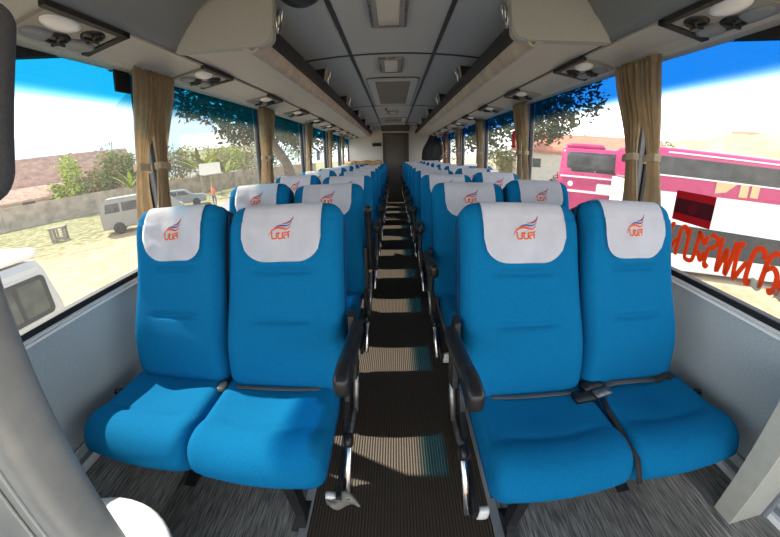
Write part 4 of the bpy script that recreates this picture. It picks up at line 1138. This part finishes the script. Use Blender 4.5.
bm = BM(); prism(bm, wi, .021, .027, 'x'); link('pane', bm, mat('van_side_glass', (.055, .07, .06, 1), .2, noise=(3.5, .5, 2)), wf, label='pale reflective side window')
for y in (-.9, -3.9):
    bm = BM(); lathe(bm, [(.2, -.1), (.33, -.1), (.34, 0), (.33, .1), (.2, .1)], (-.05, y, .34), 20, M=Matrix.Rotation(PI/2, 3, 'Y')); link('wheel', bm, M_tyre, t, smooth=True)

# pink coaches
def coach(loc, rz, label):
    return thing('coach', label, 'coach', loc, rz, group='pink coaches')
def loft(bm, sec, x0, x1, mi_fn, n=1):
    pass
# nearer coach: long side facing us
ang = math.atan2(-1.8, 4.5)
B = coach((6.35, 7.25, GZ), ang, 'pink and white coach whose long side fills the right window')
Lb = 11.0
bm = BM(); rbox(bm, (Lb/2, 1.25, .50), (.25, .22, .20), (24, 8, 8), c=(Lb/2, 1.25, 2.90)); link('upper_body', bm, M_pink, B, smooth=True, label='pink upper body')
bm = BM(); box(bm, (.02, .0, .12), (Lb-.02, 2.5, 2.42), 0, .05); link('lower_body', bm, M_coachw, B, label='white lower body')
bm = BM(); box(bm, (.05, -.012, 2.25), (Lb-.03, .02, 2.62), 0, .005); link('pink_band', bm, M_pink, B, label='pink band below the windows')
bm = BM(); box(bm, (.10, -.02, 2.52), (.58, .02, 3.14)); box(bm, (.58, -.02, 2.68), (4.0, .02, 3.14)); box(bm, (4.0, -.02, 2.50), (Lb-.2, .02, 3.14)); link('window_band', bm, M_cglass, B, label='dark side windows')
bm = BM(); box(bm, (.58, -.03, 2.64), (4.0, .0, 2.68)); box(bm, (.10, -.03, 2.47), (.50, 0, 2.52)); box(bm, (4.0, -.03, 2.46), (Lb-.2, 0, 2.50)); box(bm, (.75, -.02, 3.235), (Lb-.2, .0, 3.275)); link('white_line', bm, M_coachw, B, label='white lines along the side')
bm = BM()
prism(bm, [(2.15, 2.34), (2.45, 2.40), (2.72, 2.64), (2.15, 2.64)], -.034, -.016, 'y'); box(bm, (2.82, -.034, 2.32), (3.06, -.016, 2.64)); box(bm, (3.14, -.034, 2.34), (3.36, -.016, 2.66)); link('paper_patch', bm, mat('tan_paper', (.62, .48, .28, 1), .9), B, label='tan paper patches stuck below the window')
bm = BM(); lathe(bm, [(.085, -.006), (.085, .006)], (5.25, -.018, 2.40), 24, M=Matrix.Rotation(PI/2, 3, 'X')); link('emblem', bm, M_coachw, B, label='round white emblem')
bm = BM(); lathe(bm, [(.05, -.008), (.05, .008)], (5.25, -.02, 2.40), 20, M=Matrix.Rotation(PI/2, 3, 'X')); link('emblem_disc', bm, M_navy, B)
bm = BM()
for z in (2.62, 2.78, 2.94): box(bm, (5.15, -.03, z), (6.2, 0, z+.07))
link('red_louvre', bm, M_red, B, label='red louvres')
bm = BM(); prism(bm, [(.75, .62), (5.35, .62), (5.75, 1.28), (.75, 1.42)], -.02, .02, 'y'); link('grey_panel', bm, mat('grey_speckled_panel', (.035, .035, .033, 1), .8, noise=(60, .5, 6)), B, label='grey speckled panel on the white side')
for x in (.85, 8.6):
    bm = BM(); lathe(bm, [(.25, -.14), (.48, -.14), (.50, 0), (.48, .14), (.25, .14)], (x, .16, .5), 24, M=Matrix.Rotation(PI/2, 3, 'X')); link('wheel', bm, M_tyre, B, smooth=True)
# coach behind: its rear face towards us
A = coach((7.25, 10.5, GZ), math.radians(-33), 'pink coach showing its rear window behind the right seats')
bm = BM(); rbox(bm, (1.36, 5.0, 1.28), (.14, .2, .18), (14, 14, 12), lambda p: (p.x*(1-.05*max(0, p.z-2.0)), p.y+.10*max(0, p.z-2.2), p.z), c=(0, 5.0, 2.05)); link('body', bm, M_pink, A, smooth=True)
bm = BM(); rbox(bm, (.75, 2.2, .12), (.25, .3, .1), (12, 8, 4), lambda p: (p.x, p.y, p.z), c=(-.40, 2.5, 3.38)); link('roof_unit', bm, M_pink, A, smooth=True, label='pink roof hump')
bm = BM(); rbox(bm, (1.10, .03, .42), (.06, .02, .06), (8, 3, 6), c=(.06, .06, 2.72)); link('rear_window', bm, M_cglass, A, smooth=True, label='dark rear window')
bm = BM(); rbox(bm, (.42, .015, .07), .01, (4, 2, 3), c=(-.45, .03, 2.50)); rbox(bm, (.42, .015, .07), .01, (4, 2, 3), c=(.45, .03, 2.50)); link('inner_shelf', bm, M_shell, A)
bm = BM(); box(bm, (-1.24, -.03, 2.22), (1.30, .02, 2.28)); box(bm, (-1.22, -.03, 1.68), (1.30, .02, 1.76)); box(bm, (.10, -.03, 1.74), (1.30, .02, 2.06), 0, .05); link('white_line', bm, M_coachw, A, label='white stripes and patch')
bm = BM(); lathe(bm, [(.10, -.01), (.10, .01)], (-.85, -.02, 1.98), 24, M=Matrix.Rotation(PI/2, 3, 'X')); link('emblem', bm, M_coachw, A, label='round white emblem')
bm = BM(); box(bm, (-1.3, .02, .3), (1.3, 9.9, .85), 0, .05); link('skirt', bm, M_coachw, A)
for x in (-1.2, 1.2):
    for y in (2.2, 8.0):
        bm = BM(); lathe(bm, [(.25, -.14), (.48, -.14), (.50, 0), (.48, .14), (.25, .14)], (x, y, .5), 24, M=Matrix.Rotation(PI/2, 3, 'Y')); link('wheel', bm, M_tyre, A, smooth=True)

# houses, gate and hillside on the right
house(pol(33, 46), math.radians(-33), 17, 9, 4.1, 6.2, M_tile2, 'long house with a red tile roof behind the pink coach', windows=((-6, 2.3, 1.3, 1.1), (-2, 2.3, 1.3, 1.1)))
house(pol(27.6, 62), math.radians(-27), 9, 8, 5.0, 7.2, M_tile2, 'smaller red roofed house left of the long red roof', windows=((0, 2.6, 1.4, 1.2),))
house(pol(57.0, 75), math.radians(-57), 9, 8, 8.0, 10.9, M_tile2, 'orange roofed house on the hillside at the right edge')
t = thing('gate_wall', 'pale wall with gate openings beyond the large dark tree', 'wall', pol(25.5, 48), math.radians(-25.5))
bm = BM()
for x in (-6, -3.6, -1.2, 1.0, 3.2): box(bm, (x-.25, -.2, 0), (x+.25, .2, 3.4))
box(bm, (-6.3, -.2, 3.2), (3.5, .2, 3.6)); link('gate_post', bm, M_plaster, t)
bm = BM(); box(bm, (-5.8, .1, 0), (3.2, .16, 3.0)); link('gate_panel', bm, M_wood, t)
bm = BM(); G = []
for i in range(25):
    az = 38+i*1.6; h = 5.2+3.0*sm((az-42)/18)+.35*math.sin(az*1.1)
    G.append([bm.verts.new(pol(az, 56, 0)), bm.verts.new(pol(az, 62, h*.8)), bm.verts.new(pol(az, 68, h+2.2)), bm.verts.new(pol(az, 85, 0))])
for i in range(24):
    for j in range(3): bm.faces.new([G[i][j], G[i+1][j], G[i+1][j+1], G[i][j+1]])
link('hillside', bm, M_drygrass, kind='structure')

# ================================================================== light
w = bpy.data.worlds.new('World'); sc.world = w; w.use_nodes = True
nt = w.node_tree; N = nt.nodes; L = nt.links; bg = N['Background']
tc = N.new('ShaderNodeTexCoord'); sp = N.new('ShaderNodeSeparateXYZ'); L.new(tc.outputs['Generated'], sp.inputs[0])
cr = N.new('ShaderNodeValToRGB'); e = cr.color_ramp.elements
e[0].position = 0; e[0].color = (1, .985, .95, 1); e[1].position = .55; e[1].color = (.62, .78, 1, 1)
x = e.new(.10); x.color = (2.6, 2.6, 2.6, 1); x = e.new(.34); x.color = (2.2, 2.4, 2.6, 1)
L.new(sp.outputs['Z'], cr.inputs[0]); L.new(cr.outputs[0], bg.inputs['Color']); bg.inputs['Strength'].default_value = 1.3
sun = bpy.data.lights.new('sun', 'SUN'); sun.energy = 7.6; sun.angle = math.radians(.6); sun.color = (1, .93, .79)
so = bpy.data.objects.new('sun', sun); COL.objects.link(so)
so.rotation_euler = Vector((1, -.50, -1.21)).to_track_quat('-Z', 'Y').to_euler()

# ================================================================== camera (wide action camera lens)
cam = bpy.data.cameras.new('camera'); co = bpy.data.objects.new('camera', cam); COL.objects.link(co); sc.camera = co
cam.type = 'PANO'; cam.sensor_fit = 'HORIZONTAL'; cam.sensor_width = 36; cam.sensor_height = 36*537/780
cam.clip_start = .01; cam.clip_end = 2000
PITCHC, YAW, ROLL, K1, K3 = -.35618, .02005, -.02324, .32089, -.002884
f = 7.8/36
cy = cam.cycles if hasattr(cam, 'cycles') and hasattr(cam.cycles, 'panorama_type') else cam
cy.panorama_type = 'FISHEYE_LENS_POLYNOMIAL'
cy.fisheye_fov = math.radians(178)
cy.fisheye_polynomial_k0 = 0; cy.fisheye_polynomial_k1 = -K1*f; cy.fisheye_polynomial_k2 = 0
cy.fisheye_polynomial_k3 = -K3*f**3; cy.fisheye_polynomial_k4 = 0
co.matrix_world = Matrix.Translation((-.005, 0, H)) @ Matrix.Rotation(YAW, 4, 'Z') @ Matrix.Rotation(PITCHC, 4, 'X') @ Matrix.Rotation(-ROLL, 4, 'Y') @ Matrix.Rotation(PI/2, 4, 'X')

sc.view_settings.view_transform = 'Standard'; sc.view_settings.look = 'None'
sc.view_settings.exposure = 0.2; sc.view_settings.gamma = 1; sc.view_settings.use_curve_mapping = False
sc.cycles.use_denoising = True; sc.cycles.max_bounces = 10; sc.cycles.diffuse_bounces = 6; sc.cycles.transparent_max_bounces = 24
sc.cycles.sample_clamp_indirect = 6
